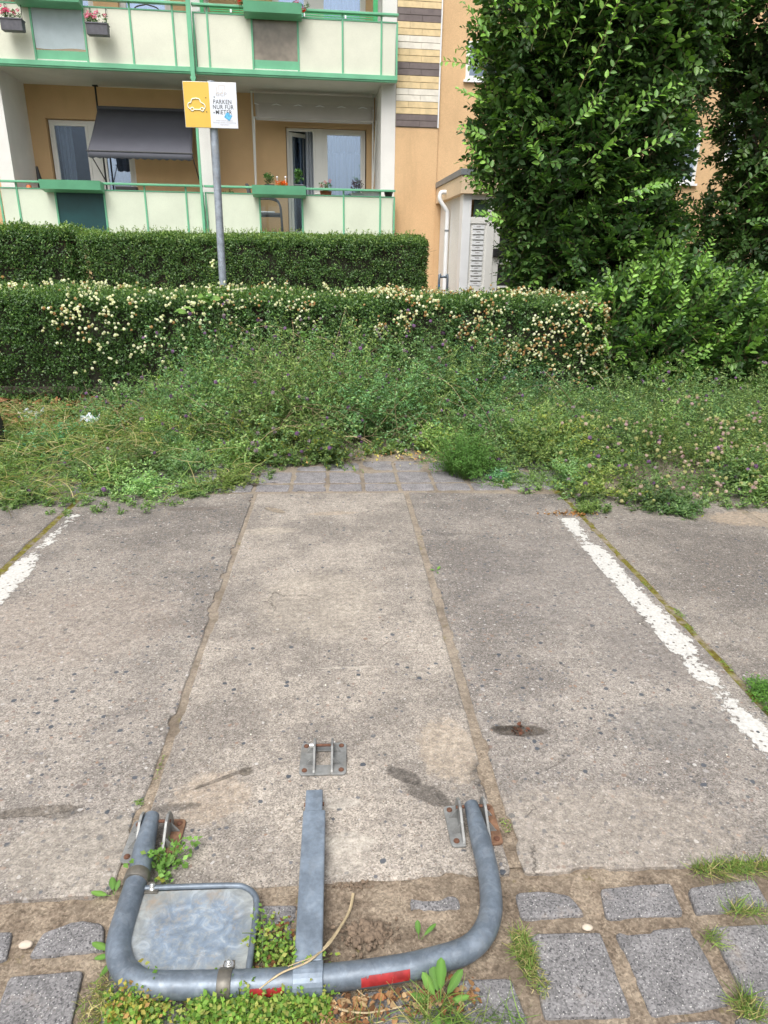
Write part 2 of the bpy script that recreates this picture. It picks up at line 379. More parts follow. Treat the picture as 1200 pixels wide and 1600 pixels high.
def soil_mat():
    t = NT('sandy soil with moss'); n1 = t.noise(9, 5, .65); n2 = t.noise(70, 5, .7); v = t.voro(190); c = t.sep(v.outputs['Color'])
    b = t.ramp(t.math('ADD', t.math('MULTIPLY', n1, .6), t.math('MULTIPLY', n2, .4)), [(.30, (.085, .066, .048)), (.44, (.185, .145, .108)), (.56, (.30, .245, .185)), (.75, (.40, .34, .265))])
    b = t.scale(b, t.math('ADD', t.math('MULTIPLY', c[0], .6), .7))
    x = t.sep(t.pos()); b = t.mix(t.math('MULTIPLY', t.step(x[1], 1.5, 2.4), .55), b, t.scale((.30, .262, .215), t.step(n2, .3, .7, .8, 1.15)))
    b = t.mix(t.math('MULTIPLY', t.step(t.noise(3.2, 4, .65), .50, .60), .45), b, (.12, .095, .072))
    edge = t.step(t.math('ABSOLUTE', t.math('SUBTRACT', x[0], 1.585)), .05, .02)
    edge2 = t.step(t.math('ABSOLUTE', t.math('ADD', x[0], 1.755)), .05, .02)
    far = t.step(x[1], 1.45, 1.6)
    mm = t.math('MULTIPLY', t.math('MAXIMUM', edge, edge2), far); mm = t.math('MAXIMUM', t.math('MULTIPLY', mm, t.step(t.noise(16, 4), .3, .55)), t.math('MULTIPLY', t.step(t.noise(5.5, 5, .7), .60, .68), .6))
    moss = t.ramp(t.noise(60, 3), [(.3, (.10, .075, .02)), (.55, (.17, .15, .03)), (.75, (.20, .24, .05))])
    b = t.mix(mm, b, moss)
    return t.done(t.bsdf(b, .95, 0, t.bump(t.math('ADD', n2, t.math('MULTIPLY', c[0], .4)), .9, .006), .15))
M['soil'] = soil_mat()
def paver_mat(name, col):
    t = NT(name); v = t.voro(260); c = t.sep(v.outputs['Color']); n = t.noise(12, 5, .6); n2 = t.noise(120, 3, .7)
    b = t.scale(col, t.step(n, .3, .7, .82, 1.2)); b = t.scale(b, t.math('ADD', t.math('MULTIPLY', c[0], .75), .62))
    b = t.mix(t.math('MULTIPLY', t.step(c[1], .94, .96), t.step(v.outputs['Distance'], .5, .3)), b, (.50, .49, .47))
    b = t.mix(t.math('MULTIPLY', t.step(c[1], .08, .05), .8), b, (.05, .05, .055))
    b = t.mix(t.math('MULTIPLY', t.step(t.noise(6, 5, .7), .56, .72), .5), b, (.27, .21, .15))
    return t.done(t.bsdf(b, .85, 0, t.bump(t.math('ADD', n2, c[0]), .55, .0025), .3))
M['paver'] = paver_mat('dark grey stone paver', (.185, .180, .182)); M['paver_far'] = paver_mat('lilac grey paver', (.215, .205, .21))
def paint_mat():
    t = NT('worn white road paint'); x = t.sep(t.pos()); n = t.noise(30, 6, .72); n2 = t.noise(5, 4, .6); v = t.voro(55)
    a = t.math('ADD', t.math('MULTIPLY', n, .75), t.math('MULTIPLY', n2, .55))
    at_ = t.n.new('ShaderNodeAttribute'); at_.attribute_name = 'wear'
    a = t.math('ADD', a, at_.outputs['Fac'])
    a = t.math('SUBTRACT', a, t.math('MULTIPLY', t.math('MULTIPLY', t.step(v.outputs['Distance'], .4, .3), t.step(t.sep(v.outputs['Color'])[0], .8, .82)), .5))
    al = t.step(a, .60, .63)
    col = t.scale((.53, .52, .49), t.step(t.noise(90, 4), .3, .7, .8, 1.1))
    p = t.bsdf(col, .7, 0, t.bump(n, .4, .002)); tr = t.n.new('ShaderNodeBsdfTransparent'); m = t.n.new('ShaderNodeMixShader')
    t.l.new(al, m.inputs[0]); t.l.new(tr.outputs[0], m.inputs[1]); t.l.new(p, m.inputs[2]); return t.done(m.outputs[0])
M['paint'] = paint_mat()
def galv_mat(name, col, rough=.42, metal=.6, stain=.3, blot=0):
    t = NT(name); n = t.noise(14, 6, .65); n2 = t.noise(90, 4, .6); c = t.scale(col, t.step(n, .28, .72, .74, 1.25)); c = t.scale(c, t.step(n2, .3, .7, .9, 1.1))
    c = t.mix(t.math('MULTIPLY', t.step(t.noise(7, 5, .7, dist=.6), .52, .72), stain), c, (.27, .24, .20))
    if blot: c = t.mix(t.math('MULTIPLY', t.step(t.noise(28, 5, .6, dist=1.2), .5, .62), blot), c, (.50, .53, .56))
    return t.done(t.bsdf(c, t.step(n2, .2, .8, rough-.08, rough+.15), metal, t.bump(n2, .12, .001)))
def plate_mat(name, col, rough, metal, stain, blot):
    t = NT(name); n = t.noise(22, 6, .65, dist=1.0); n2 = t.noise(110, 4, .6); m = t.spot(-.355, 1.205, .125, .105, 0, .6, 14, .6)
    c = t.mix(m, (.31, .33, .325), (.20, .255, .325)); c = t.scale(c, t.step(n, .28, .72, .72, 1.3)); c = t.mix(t.math('MULTIPLY', t.step(n, .55, .66), .35), c, (.45, .50, .55))
    c = t.mix(t.math('MULTIPLY', t.math('MULTIPLY', t.step(t.noise(9, 5, .7), .5, .66), t.math('SUBTRACT', 1.0, m)), .7), c, (.34, .27, .20))
    return t.done(t.bsdf(c, t.step(n2, .2, .8, .38, .6), metal, t.bump(n2, .15, .001)))
M['galv'] = galv_mat('weathered galvanised steel', (.145, .178, .218), .42, .35, .22, .10)
M['galv_post'] = galv_mat('galvanised post', (.30, .34, .40), .5, .3)
M['galv_plate'] = plate_mat('galvanised sheet', (.24, .29, .345), .42, .25, .4, .35)
M['galv_strut'] = galv_mat('galvanised box section', (.19, .235, .29), .45, .3, .10, .08)
M['cast'] = galv_mat('cast zinc bracket', (.23, .235, .23), .45, .3, .5)
M['band'] = galv_mat('dull clamp band', (.15, .14, .12), .4, .4, .5)
M['bright'] = simple('bright bolt steel', (.75, .75, .73), .2, .9)
M['rust'] = simple('rusty bolt head', (.14, .065, .04), .75, .2, .35, 60, .6, 200)
M['rustplate'] = simple('rust brown plate', (.20, .11, .065), .7, .2, .4, 40, .3, 120)
M['black'] = simple('black plastic', (.02, .02, .022), .5)
def red_mat():
    t = NT('peeling red reflective tape'); n = t.noise(55, 5, .7, t.mapn(t.pos(), sc=(1.6, .5, .5)))
    a = t.n.new('ShaderNodeAttribute'); a.attribute_name = 'wear'; al = t.step(t.math('ADD', n, a.outputs['Fac']), .45, .48)
    c = t.scale((.30, .020, .022), t.step(t.noise(40, 4), .3, .7, .7, 1.25)); p = t.bsdf(c, .45)
    tr = t.n.new('ShaderNodeBsdfTransparent'); m = t.n.new('ShaderNodeMixShader'); t.l.new(al, m.inputs[0]); t.l.new(tr.outputs[0], m.inputs[1]); t.l.new(p, m.inputs[2]); return t.done(m.outputs[0])
M['red'] = red_mat()
def render_mat(name, col, stain=.25, grain=.5, streak=True):
    ga = .16 if grain > .2 else .05
    t = NT(name); o = t.obj(); n = t.noise(1.1, 4, .6, o); g = t.noise(120, 3, .7, o)
    s = t.noise(1.0, 5, .65, t.mapn(o, sc=(2.2, 2.2, .35)))
    c = t.scale(col, t.step(n, .3, .7, .93, 1.06)); c = t.scale(c, t.step(g, .3, .7, 1-ga, 1+ga*.75))
    if streak: c = t.mix(t.math('MULTIPLY', t.step(s, .52, .75), stain), c, tuple(x*.62 for x in col))
    return t.done(t.bsdf(c, .9, 0, t.bump(g, grain, .006), .2))
M['orange'] = render_mat('apricot wall render', (.66, .445, .25), .4)
M['orange_deep'] = render_mat('loggia wall render', (.66, .45, .25), .15)
M['peach'] = render_mat('pale peach fascia', (.74, .58, .40), .2)
M['white_r'] = render_mat('white rough render', (.76, .75, .72), .15)
M['ceiling'] = render_mat('balcony underside paint', (.66, .66, .60), .25, .3)
M['panel'] = render_mat('cream balustrade panel', (.64, .70, .57), .16, .08)
M['panel_up'] = render_mat('warm cream balustrade panel', (.69, .70, .59), .2, .08)
M['green'] = simple('mint green metal', (.15, .45, .265), .45, 0, .10, 3)
M['green_b'] = simple('bright green slats', (.05, .36, .13), .5, 0, .1, 5)
M['teal'] = simple('dark teal screen', (.008, .065, .07), .5, 0, .15, 4)
M['pvc'] = simple('white window frame', (.78, .78, .75), .35, 0, .03, 3)
M['white'] = simple('white painted metal', (.80, .82, .84), .4, 0, .04, 3)
M['greymetal'] = simple('grey flashing', (.22, .24, .26), .5, .3, .1, 4)
M['clad_y'] = simple('ochre ceramic tile', (.68, .53, .30), .7, 0, .12, 9, .3, 120)
M['clad_w'] = simple('ivory ceramic tile', (.74, .70, .61), .7, 0, .10, 9, .3, 120)
M['clad_d'] = simple('slate ceramic tile', (.16, .13, .125), .7, 0, .15, 9, .3, 120)
M['grout'] = simple('tile grout', (.30, .26, .2), .9)
M['dark'] = simple('dark interior', (.035, .035, .04), .8)
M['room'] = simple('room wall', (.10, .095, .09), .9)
def glass_mat(name, refl=.25, tint=(.9, .95, 1)):
    t = NT(name); gl = t.n.new('ShaderNodeBsdfGlossy'); gl.inputs['Roughness'].default_value = .015; gl.inputs[0].default_value = (.66, .80, 1, 1)  # blue gloss tint puts the colour of a blue sky into the reflection
    tr = t.n.new('ShaderNodeBsdfTransparent'); tr.inputs[0].default_value = (*tint, 1)
    lw = t.n.new('ShaderNodeLayerWeight'); lw.inputs[0].default_value = .25; f = t.math('ADD', t.math('MULTIPLY', lw.outputs['Fresnel'], .8), refl, True)
    m = t.n.new('ShaderNodeMixShader'); t.l.new(f, m.inputs[0]); t.l.new(tr.outputs[0], m.inputs[1]); t.l.new(gl.outputs[0], m.inputs[2]); return t.done(m.outputs[0])
M['glass'] = glass_mat('window glass', .30); M['glass_dk'] = glass_mat('dim window glass', .03); M['glass_lo'] = glass_mat('clear balustrade glass', .04, (.8, .84, .82))
M['frost'] = simple('brown frosted glass', (.30, .26, .21), .22, 0, .45, 1.6)
def curtain_mat(name, col):
    t = NT(name); o = t.obj(); w = t.noise(1, 2, .5, t.mapn(o, sc=(28, 28, .6))); c = t.scale(col, t.step(w, .3, .7, .7, 1.15)); return t.done(t.bsdf(c, .9, 0, t.bump(w, .5, .02)))
M['curtain'] = curtain_mat('pale net curtain', (.50, .54, .60)); M['curtain_g'] = curtain_mat('grey curtain', (.22, .24, .26)); M['lace'] = curtain_mat('patterned lace', (.26, .28, .27))
M['awn_d'] = simple('dark grey awning cloth', (.115, .118, .145), .8, 0, .06, 3, .1, 300)
M['awn_b'] = simple('taupe awning cloth', (.50, .47, .44), .8, 0, .05, 3, .1, 300)
M['cloth_b'] = simple('pale blue screen cloth', (.42, .50, .53), .7, 0, .1, 3, .4, 9)
M['chair'] = simple('grey woven chair', (.09, .09, .095), .8, 0, .2, 60, .4, 200)
M['terra'] = simple('terracotta', (.36, .13, .06), .8); M['cone'] = simple('orange plastic', (.75, .17, .05), .5)
M['pot_g'] = simple('grey planter', (.12, .12, .14), .7, 0, .15, 20); M['pot_w'] = simple('white planter', (.70, .73, .78), .5)
M['bark'] = simple('grey brown bark', (.105, .085, .065), .9, 0, .35, 14, .8, 60)
M['stump'] = simple('dark weathered wood', (.035, .035, .03), .8, 0, .5, 14, .8, 40)
M['leaf'] = leaf_mat('foliage', .25, .40, .42); M['leaf_s'] = leaf_mat('weed foliage', .28, .55, .25)
M['petal'] = leaf_mat('petals', .3, .7, .2); M['twig'] = tint_mat('dry stems'); M['litter'] = tint_mat('dead leaves', .85)
M['core'] = simple('dark hedge core', (.03, .03, .018), .95, 0, .4, 30)  # near-black filler colour, paints the shade inside the hedges
M['yellow'] = simple('ochre sign face', (.72, .47, .08), .45, 0, .03, 5); M['signwhite'] = simple('white sign face', (.70, .74, .82), .45, 0, .02, 5)
M['ink'] = simple('black lettering', (.02, .025, .03), .6); M['ink_soft'] = simple('faded lettering', (.42, .40, .40), .6); M['ink_beige'] = simple('faded emblem', (.62, .58, .55), .6)
M['signline'] = simple('white pictogram', (.85, .82, .72), .5); M['sticker'] = simple('blue sticker', (.10, .42, .70), .5, 0, .4, 40); M['alu'] = simple('aluminium edge', (.55, .56, .57), .4, .5)
M['plastic'] = simple('crumpled film', (.50, .56, .60), .25, 0, .25, 20, .6, 60)
M['stone'] = simple('pale pebble', (.55, .47, .38), .8, 0, .2, 50)
M['grass_far'] = simple('lawn', (.06, .10, .03), .95, 0, .4, 3, .8, 40)

# ================================================================== SETTING
def structure(o): o['kind'] = 'structure'; return o
# the wide ground sheet, one piece to the horizon
mb = MB(); mb.add([(-120, -60, -.035), (120, -60, -.035), (120, 160, -.035), (-120, 160, -.035)], [(0, 1, 2, 3)])
structure(mb.build('ground', M['grass_far']))
# bedding soil under slabs and pavers, finely shaped near the camera
def grid_sheet(name, xs, ys, zf, mat, C=None):
    X, Y = np.meshgrid(xs, ys, indexing='ij'); Z = zf(X, Y); V = np.stack([X, Y, Z], -1).reshape(-1, 3)
    nx, ny = len(xs), len(ys); i, j = np.meshgrid(np.arange(nx-1), np.arange(ny-1), indexing='ij'); b = i*ny + j
    Q = np.stack([b, b+ny, b+ny+1, b+1], -1).reshape(-1, 4); return np_mesh(name, V, Q, mat, None, None, True)
def soil_z(X, Y):
    z = -.013 + (fbm(X, Y, 9, 4)-.5)*.015 + (fbm(X, Y, 60, 3, 2)-.5)*.007
    inside = np.exp(-(((X+.02)/.42)**4 + ((Y-1.26)/.14)**4)); z += inside*(.010 + (fbm(X, Y, 26, 3, 1)-.5)*.010)
    c = G(575, 1470); z += .020*np.exp(-(((X-c[0])/.075)**2 + ((Y-c[1])/.035)**2))*(.5+fbm(X, Y, 60, 3, 3))
    hollow = np.exp(-(((X-.0)/.30)**4 + ((Y-1.205)/.05)**4)); z -= hollow*.006*(fbm(X, Y, 14, 2, 3))
    return z
structure(grid_sheet('soil', np.arange(-3.6, 3.8, .009), np.arange(.62, 1.44, .008), soil_z, M['soil']))
structure(grid_sheet('soil_bed', np.arange(-9, 9.3, .05), np.arange(1.38, 14.1, .05), lambda X, Y: -.0055 + (fbm(X, Y, 7, 4)-.5)*.008 + np.clip(Y-4.7, 0, 3)*.012, M['soil']))
mb = MB(); mb.add([(-30, -14, -.028), (30, -14, -.028), (30, .63, -.028), (-30, .63, -.028)], [(0, 1, 2, 3)]); structure(mb.build('pavement_bed', M['soil']))

def ragged(poly, step_, amp, chips=0, sd=0, inset=.02):
    r = np.random.default_rng(sd); out = []; n = len(poly); base = []
    for i in range(n):
        a = np.array(poly[i][:2], float); b = np.array(poly[(i+1) % n][:2], float); L = np.linalg.norm(b-a); k = max(2, int(L/step_)); t = (b-a)/L; nn = np.array([-t[1], t[0]])
        off = (fbm(np.arange(k)*.35+i*9+sd*3.1, np.zeros(k)+sd, 1.0, 3)-.5)*2*amp
        for c in range(r.poisson(chips*L)):
            q = r.integers(1, k); w = r.integers(1, 4); off[max(0, q-w):q+w] += amp*r.uniform(1.5, 3.5)
        for q in range(k):
            base.append(a + t*L*q/k)
            if q == 0: out.append(a + t*amp*1.5 + nn*amp*1.5); continue
            out.append(a + t*L*q/k + nn*(off[q]+amp*.3))
    B = np.array(base); lo, hi = B.min(0), B.max(0); cc = (lo+hi)/2; B = cc + (B-cc)*(1-inset/((hi-lo)/2))
    return out, B
def slab(name, poly, mat, z=0.0, thick=.05, amp=.003, step_=.016, chips=2.5, edge=.006, sd=0):
    o_, B = ragged(poly, step_, amp, chips, sd, .03); n = len(o_); c = B.mean(0)
    mid = [o*.82+q*.18 for o, q in zip(o_, B)]
    v = [(p[0], p[1], z) for p in B] + [(p[0], p[1], z) for p in mid] + [(p[0], p[1], z-edge*.6) for p in o_] + [(p[0], p[1], z-thick) for p in o_] + [(c[0], c[1], z)]
    f = [(i, (i+1) % n, 4*n) for i in range(n)]
    for k in range(3):
        for i in range(n): j = (i+1) % n; f.append(((k+1)*n+i, (k+1)*n+j, k*n+j, k*n+i))
    m = MB(); m.add(v, f); return m.build(name, mat)
YT = 4.57
structure(slab('concrete_slab', [(-.572, 1.352), (.456, 1.357), (.466, YT), (-.568, YT)], M['conc_c'], sd=1))
structure(slab('concrete_slab', [(-1.738, 1.318), (-.600, 1.352), (-.590, YT), (-1.742, YT)], M['conc_l'], .001, amp=.0045, chips=3, sd=2))
structure(slab('concrete_slab', [(.490, 1.357), (1.566, 1.362), (1.572, 4.50), (.500, YT)], M['conc_r'], .001, amp=.0035, sd=3))
structure(slab('concrete_slab', [(1.600, 1.36), (2.70, 1.37), (2.70, 4.50), (1.604, 4.50)], M['conc_o'], -.001, sd=4))
structure(slab('concrete_slab', [(2.73, 1.36), (4.6, 1.38), (4.6, 4.50), (2.73, 4.50)], M['conc_o'], -.001, sd=5, step_=.05))
structure(slab('concrete_slab', [(-2.86, 1.33), (-1.778, 1.33), (-1.778, 4.50), (-2.86, 4.50)], M['conc_o'], -.001, sd=6))
structure(slab('concrete_slab', [(-4.8, 1.33), (-2.89, 1.33), (-2.89, 4.50), (-4.8, 4.50)], M['conc_o'], -.001, sd=7, step_=.05))
# painted bay lines: thin sheets on the slabs, worn through in places
def paint_line(x0, x1, y0, y1, z, wl, wr):
    xs = np.linspace(x0, x1, 9); ys = np.linspace(y0, y1, 140); X, Y = np.meshgrid(xs, ys, indexing='ij')
    V = np.stack([X + (fbm(Y, Y*0, 3, 3)-.5)*.012, Y, X*0+z], -1).reshape(-1, 3)
    i, j = np.meshgrid(np.arange(8), np.arange(139), indexing='ij'); b = i*140+j; Q = np.stack([b, b+140, b+141, b+1], -1).reshape(-1, 4)
    o = structure(np_mesh('parking_line', V, Q, M['paint'])); a = o.data.attributes.new('wear', 'FLOAT', 'POINT')
    t = (X-x0)/(x1-x0); w = .095 - wl*np.clip(1-t/.35, 0, 1)**1.5*.5 - wr*np.clip((t-.5)/.5, 0, 1)**1.3*.5
    y = (Y-y0)/(y1-y0); w = w - .35*np.exp(-((Y-3.62)/.06)**2)*t - .11*np.exp(-((Y-2.05)/.25)**2)*(.4+t) + .06*np.exp(-((Y-3.0)/.5)**2)
    if x0 < 0: w = w - .14*np.clip((Y-3.35)/.25, 0, 1) + .03
    a.data.foreach_set('value', w.ravel().astype(np.float32)); return o
paint_line(1.405, 1.560, 1.50, 4.02, .0034, .35, .75)
paint_line(-1.735, -1.590, 1.40, 4.18, .0034, .6, .5)
# pavement of rough stone pavers in front of the bay, and the strip behind it
pav = MB(); pvf = MB()
def paver(mbx, poly, z, mat, sd, amp=.0026):
    o_, B = ragged(poly, .012, amp, 2, sd, .016); n = len(o_); c = B.mean(0); r = np.random.default_rng(sd); tx, ty = r.uniform(-.02, .02, 2)
    zz = lambda p: z + (p[0]-c[0])*tx + (p[1]-c[1])*ty
    m1 = [o*.65+q*.35 for o, q in zip(o_, B)]; m2 = [o*.9+q*.1 for o, q in zip(o_, B)]
    v = [(p[0], p[1], zz(p)) for p in B] + [(p[0], p[1], zz(p)-.0005) for p in m1] + [(p[0], p[1], zz(p)-.003) for p in m2] + [(p[0], p[1], zz(p)-.009) for p in o_] + [(p[0], p[1], z-.06) for p in o_] + [(c[0], c[1], zz(c))]
    f = [(i, (i+1) % n, 5*n) for i in range(n)]
    for k in range(4):
        for i in range(n): j = (i+1) % n; f.append(((k+1)*n+i, (k+1)*n+j, k*n+j, k*n+i))
    mbx.add(v, f, mat)
def pq(pts): return [tuple(G(x, y)[:2]) for x, y in pts]
quads = [[(829, 1455), (850, 1590), (990, 1585), (940, 1452)], [(960, 1454), (1018, 1587), (1144, 1567), (1081, 1445)], [(1109, 1445), (1176, 1575), (1290, 1560), (1215, 1438)],
         [(804, 1392), (815, 1434), (916, 1427), (892, 1396), (850, 1388)], [(937, 1385), (948, 1433), (1070, 1427), (1049, 1375)], [(1075, 1384), (1088, 1426), (1205, 1412), (1180, 1369)],
         [(42, 1493), (163, 1482), (163, 1440), (121, 1434), (65, 1454)], [(-60, 1456), (-80, 1515), (11, 1496), (21, 1451)], [(14, 1521), (-25, 1625), (105, 1625), (132, 1513)],
         [(172, 1500), (150, 1620), (290, 1620), (285, 1500)], [(712, 1528), (700, 1604), (828, 1598), (800, 1524)], [(560, 1545), (545, 1625), (680, 1625), (690, 1535)], [(310, 1545), (300, 1625), (400, 1625), (400, 1545)],
         [(415, 1545), (410, 1625), (525, 1625), (540, 1545)], [(640, 1402), (640, 1424), (722, 1420), (715, 1398)], [(390, 1415), (380, 1470), (462, 1475), (465, 1412)], [(-190, 1530), (-240, 1625), (-45, 1625), (-5, 1523)]]
for k, q in enumerate(quads):
    zt = -.004 if k not in (14, 15) else .001
    paver(pav, pq(q), zt, M['paver'], 20+k)
for r, (y0, y1) in enumerate([(1.215, 1.31), (.985, 1.195), (.765, .965), (.55, .745), (.335, .53), (.12, .315), (-.10, .10), (-.32, -.12), (-.54, -.34)]):
    x = -3.0 + (.09 if r % 2 else 0)
    while x < 3.2:
        w = .205+.01*math.sin(x*31+r)
        vis = (r < 2 and -.95 < x+w and x < 1.14)
        if not vis: paver(pav, [(x, y0), (x+w-.028, y0), (x+w-.028, y1), (x, y1)], -.004, M['paver'], int(500+x*40+r))
        x += w
structure(pav.build('pavement'))
for r, (y0, y1) in enumerate([(4.615, 4.775), (4.805, 5.07), (5.10, 5.36)]):
    for c in range(-5, 9):
        x = -.352 + c*.262; paver(pvf, [(x-.24, y0), (x, y0), (x, y1), (x-.24, y1)], .002, M['paver_far'], int(900+c*7+r), .006)
structure(pvf.build('paving_strip'))

# ================================================================== PARKING BARRIER
def v3(p): return (float(p[0]), float(p[1]), float(p[2]))
def catmull(P, k=8):
    P = [np.array(p, float) for p in P]; P = [2*P[0]-P[1]] + P + [2*P[-1]-P[-2]]; out = []
    for i in range(1, len(P)-2):
        for j in range(k):
            t = j/k; out.append(.5*((2*P[i])+(-P[i-1]+P[i+1])*t+(2*P[i-1]-5*P[i]+4*P[i+1]-P[i+2])*t*t+(-P[i-1]+3*P[i]-3*P[i+1]+P[i+2])*t**3))
    out.append(P[-2]); return [v3(p) for p in out]
bar = thing('parking_barrier', 'folded-down galvanised steel hoop barrier with sheet metal corner plate and two hinge brackets', 'parking barrier', (-.08, 1.33, 0))
RT = .0285
left = [(-.540, 1.560, .052), (-.537, 1.47, .044), (-.531, 1.38, .036)]
arcL = [(-.531+.0, 1.29, .034)] + [(-.405-.125*math.cos(a), 1.215-.135*math.sin(a), .034) for a in np.radians([0, 20, 40, 60, 78])]
bot = [(-.33, 1.076, .034), (-.17, 1.072, .034), (0, 1.077, .034), (.13, 1.088, .034), (.20, 1.10, .034)]
arcR = [(.285, 1.122, .034), (.335, 1.160, .034), (.366, 1.215, .034), (.381, 1.285, .034), (.386, 1.36, .036), (.384, 1.45, .044), (.380, 1.555, .052)]
hoop = catmull(left + arcL + bot + arcR, 6)
mb = MB(); rr = [RT*(.72+.28*min(1, i/7)) if i < 8 else RT for i in range(len(hoop))]
for i in range(8): rr[-1-i] = RT*(.72+.28*min(1, i/7))
mb.tube(hoop, rr, 20); mb.build('hoop', M['galv'], bar)
# middle strut: outer box section, narrower inner tip, sleeve round the hoop
mb = MB(); mb.box(-.111, 1.10, .010, -.047, 1.555, .056); st = mb.build('strut', M['galv_strut'], bar, .004)
mb = MB(); mb.box(-.106, 1.550, .013, -.056, 1.640, .052); mb.build('strut_tip', M['galv_strut'], st, .003)
for s_ in (-1, 1): mb = MB(); mb.tube([(-.081+s_*.022, 1.603, .03), (-.081+s_*.029, 1.603, .03)], .006, 10); mb.build('rivet', M['rust'], st)
mb = MB()
for i in range(16): pass
yc, zc = 1.0745, .034
pr_ = [(yc+.036*math.cos(a), zc+.034*math.sin(a)) for a in np.radians(np.arange(0, 360, 15))]
pr_ = [(y, max(z, .003)) for y, z in pr_]; mb.prismX(pr_, -.112, -.045); mb.build('sleeve', M['galv_strut'], bar, .0015)
# sheet metal plate with rolled rim
zP = .030
pl = [(-.498, 1.325), (-.270, 1.322)] + [(-.270+.048*math.sin(a), 1.274+.048*math.cos(a)) for a in np.radians([20, 45, 70, 90])] + [(-.216, 1.085), (-.33, 1.08), (-.42, 1.10), (-.478, 1.14), (-.515, 1.20), (-.528, 1.27)]
pl = pl[::-1]
mb = MB(); mb.prism(pl, zP, zP+.0025); plate = mb.build('corner_plate', M['galv_plate'], bar, .0008)
rim = catmull([(-.506, 1.334, zP+.004), (-.40, 1.333, zP+.004), (-.285, 1.330, zP+.004), (-.248, 1.322, zP+.004), (-.222, 1.298, zP+.004), (-.213, 1.262, zP+.004), (-.2135, 1.18, zP+.004), (-.214, 1.10, zP+.004)], 5)
mb = MB(); mb.tube(rim, .0075, 10); mb.build('rim', M['galv'], plate)
# two clamps with tab and bolt
def clampring(c, axis, r, w, tab, boltp):
    mb = MB(); a = np.array(axis, float); a /= np.linalg.norm(a)
    mb.tube([v3(np.array(c)-a*w/2), v3(np.array(c)-a*w*.45), v3(np.array(c)+a*w*.45), v3(np.array(c)+a*w/2)], [r-.001, r, r, r-.001], 22)
    o = mb.build('clamp', M['band'], bar)
    t = MB(); t.prism(tab, zP+.0035, zP+.0065); t.build('tab', M['band'], o, .001)
    b = MB(); x, y = boltp; b.tube([(x, y, zP+.006), (x, y, zP+.008)], .0105, 16); b.tube([(x, y, zP+.008), (x, y, zP+.015)], .0075, 6); b.sphere((x, y, zP+.016), .0055, sq=(1, 1, .8)); b.build('bolt', M['bright'], o)
clampring((-.5315, 1.362, .0355), (0, 1, -.08), .0325, .030, [(-.508, 1.318), (-.468, 1.316), (-.466, 1.350), (-.500, 1.352)], (-.485, 1.333))
clampring((-.262, 1.0735, .034), (1, -.02, 0), .0325, .030, [(-.275, 1.10), (-.246, 1.10), (-.248, 1.128), (-.272, 1.128)], (-.260, 1.117))
# remains of red reflective tape: thin sleeves that hug the front of the tube
def tape(x0, x1, a0, a1, wfun):
    xs = np.linspace(x0, x1, 24); as_ = np.radians(np.linspace(a0, a1, 12)); hx = np.array([p[0] for p in hoop]); hy = np.array([p[1] for p in hoop]); sel = (hy < 1.13) & (hx > -.42) & (hx < .30)
    yc = np.interp(xs, hx[sel], hy[sel]); X, A = np.meshgrid(xs, as_, indexing='ij'); Y = yc[:, None] - (RT+.0008)*np.cos(A); Z = .034 + (RT+.0008)*np.sin(A)
    i, j = np.meshgrid(np.arange(23), np.arange(11), indexing='ij'); b = i*12+j; Q = np.stack([b, b+12, b+13, b+1], -1).reshape(-1, 4)
    o = np_mesh('reflective_tape', np.stack([X, Y, Z], -1).reshape(-1, 3), Q, M['red'], None, bar, True)
    w = wfun((X-x0)/(x1-x0), (A-as_[0])/(as_[-1]-as_[0])); a = o.data.attributes.new('wear', 'FLOAT', 'POINT'); a.data.foreach_set('value', w.ravel().astype(np.float32))
tape(.040, .150, -5, 46, lambda u_, v_: .28 - .50*np.clip(v_-.40, 0, 1)*(1.15-u_) - .13*(1-u_)*(np.sin(u_*31) > .2))
tape(-.205, -.130, -8, 36, lambda u_, v_: .30 - .38*v_**3 - .3*np.exp(-((u_-.45)/.06)**2))
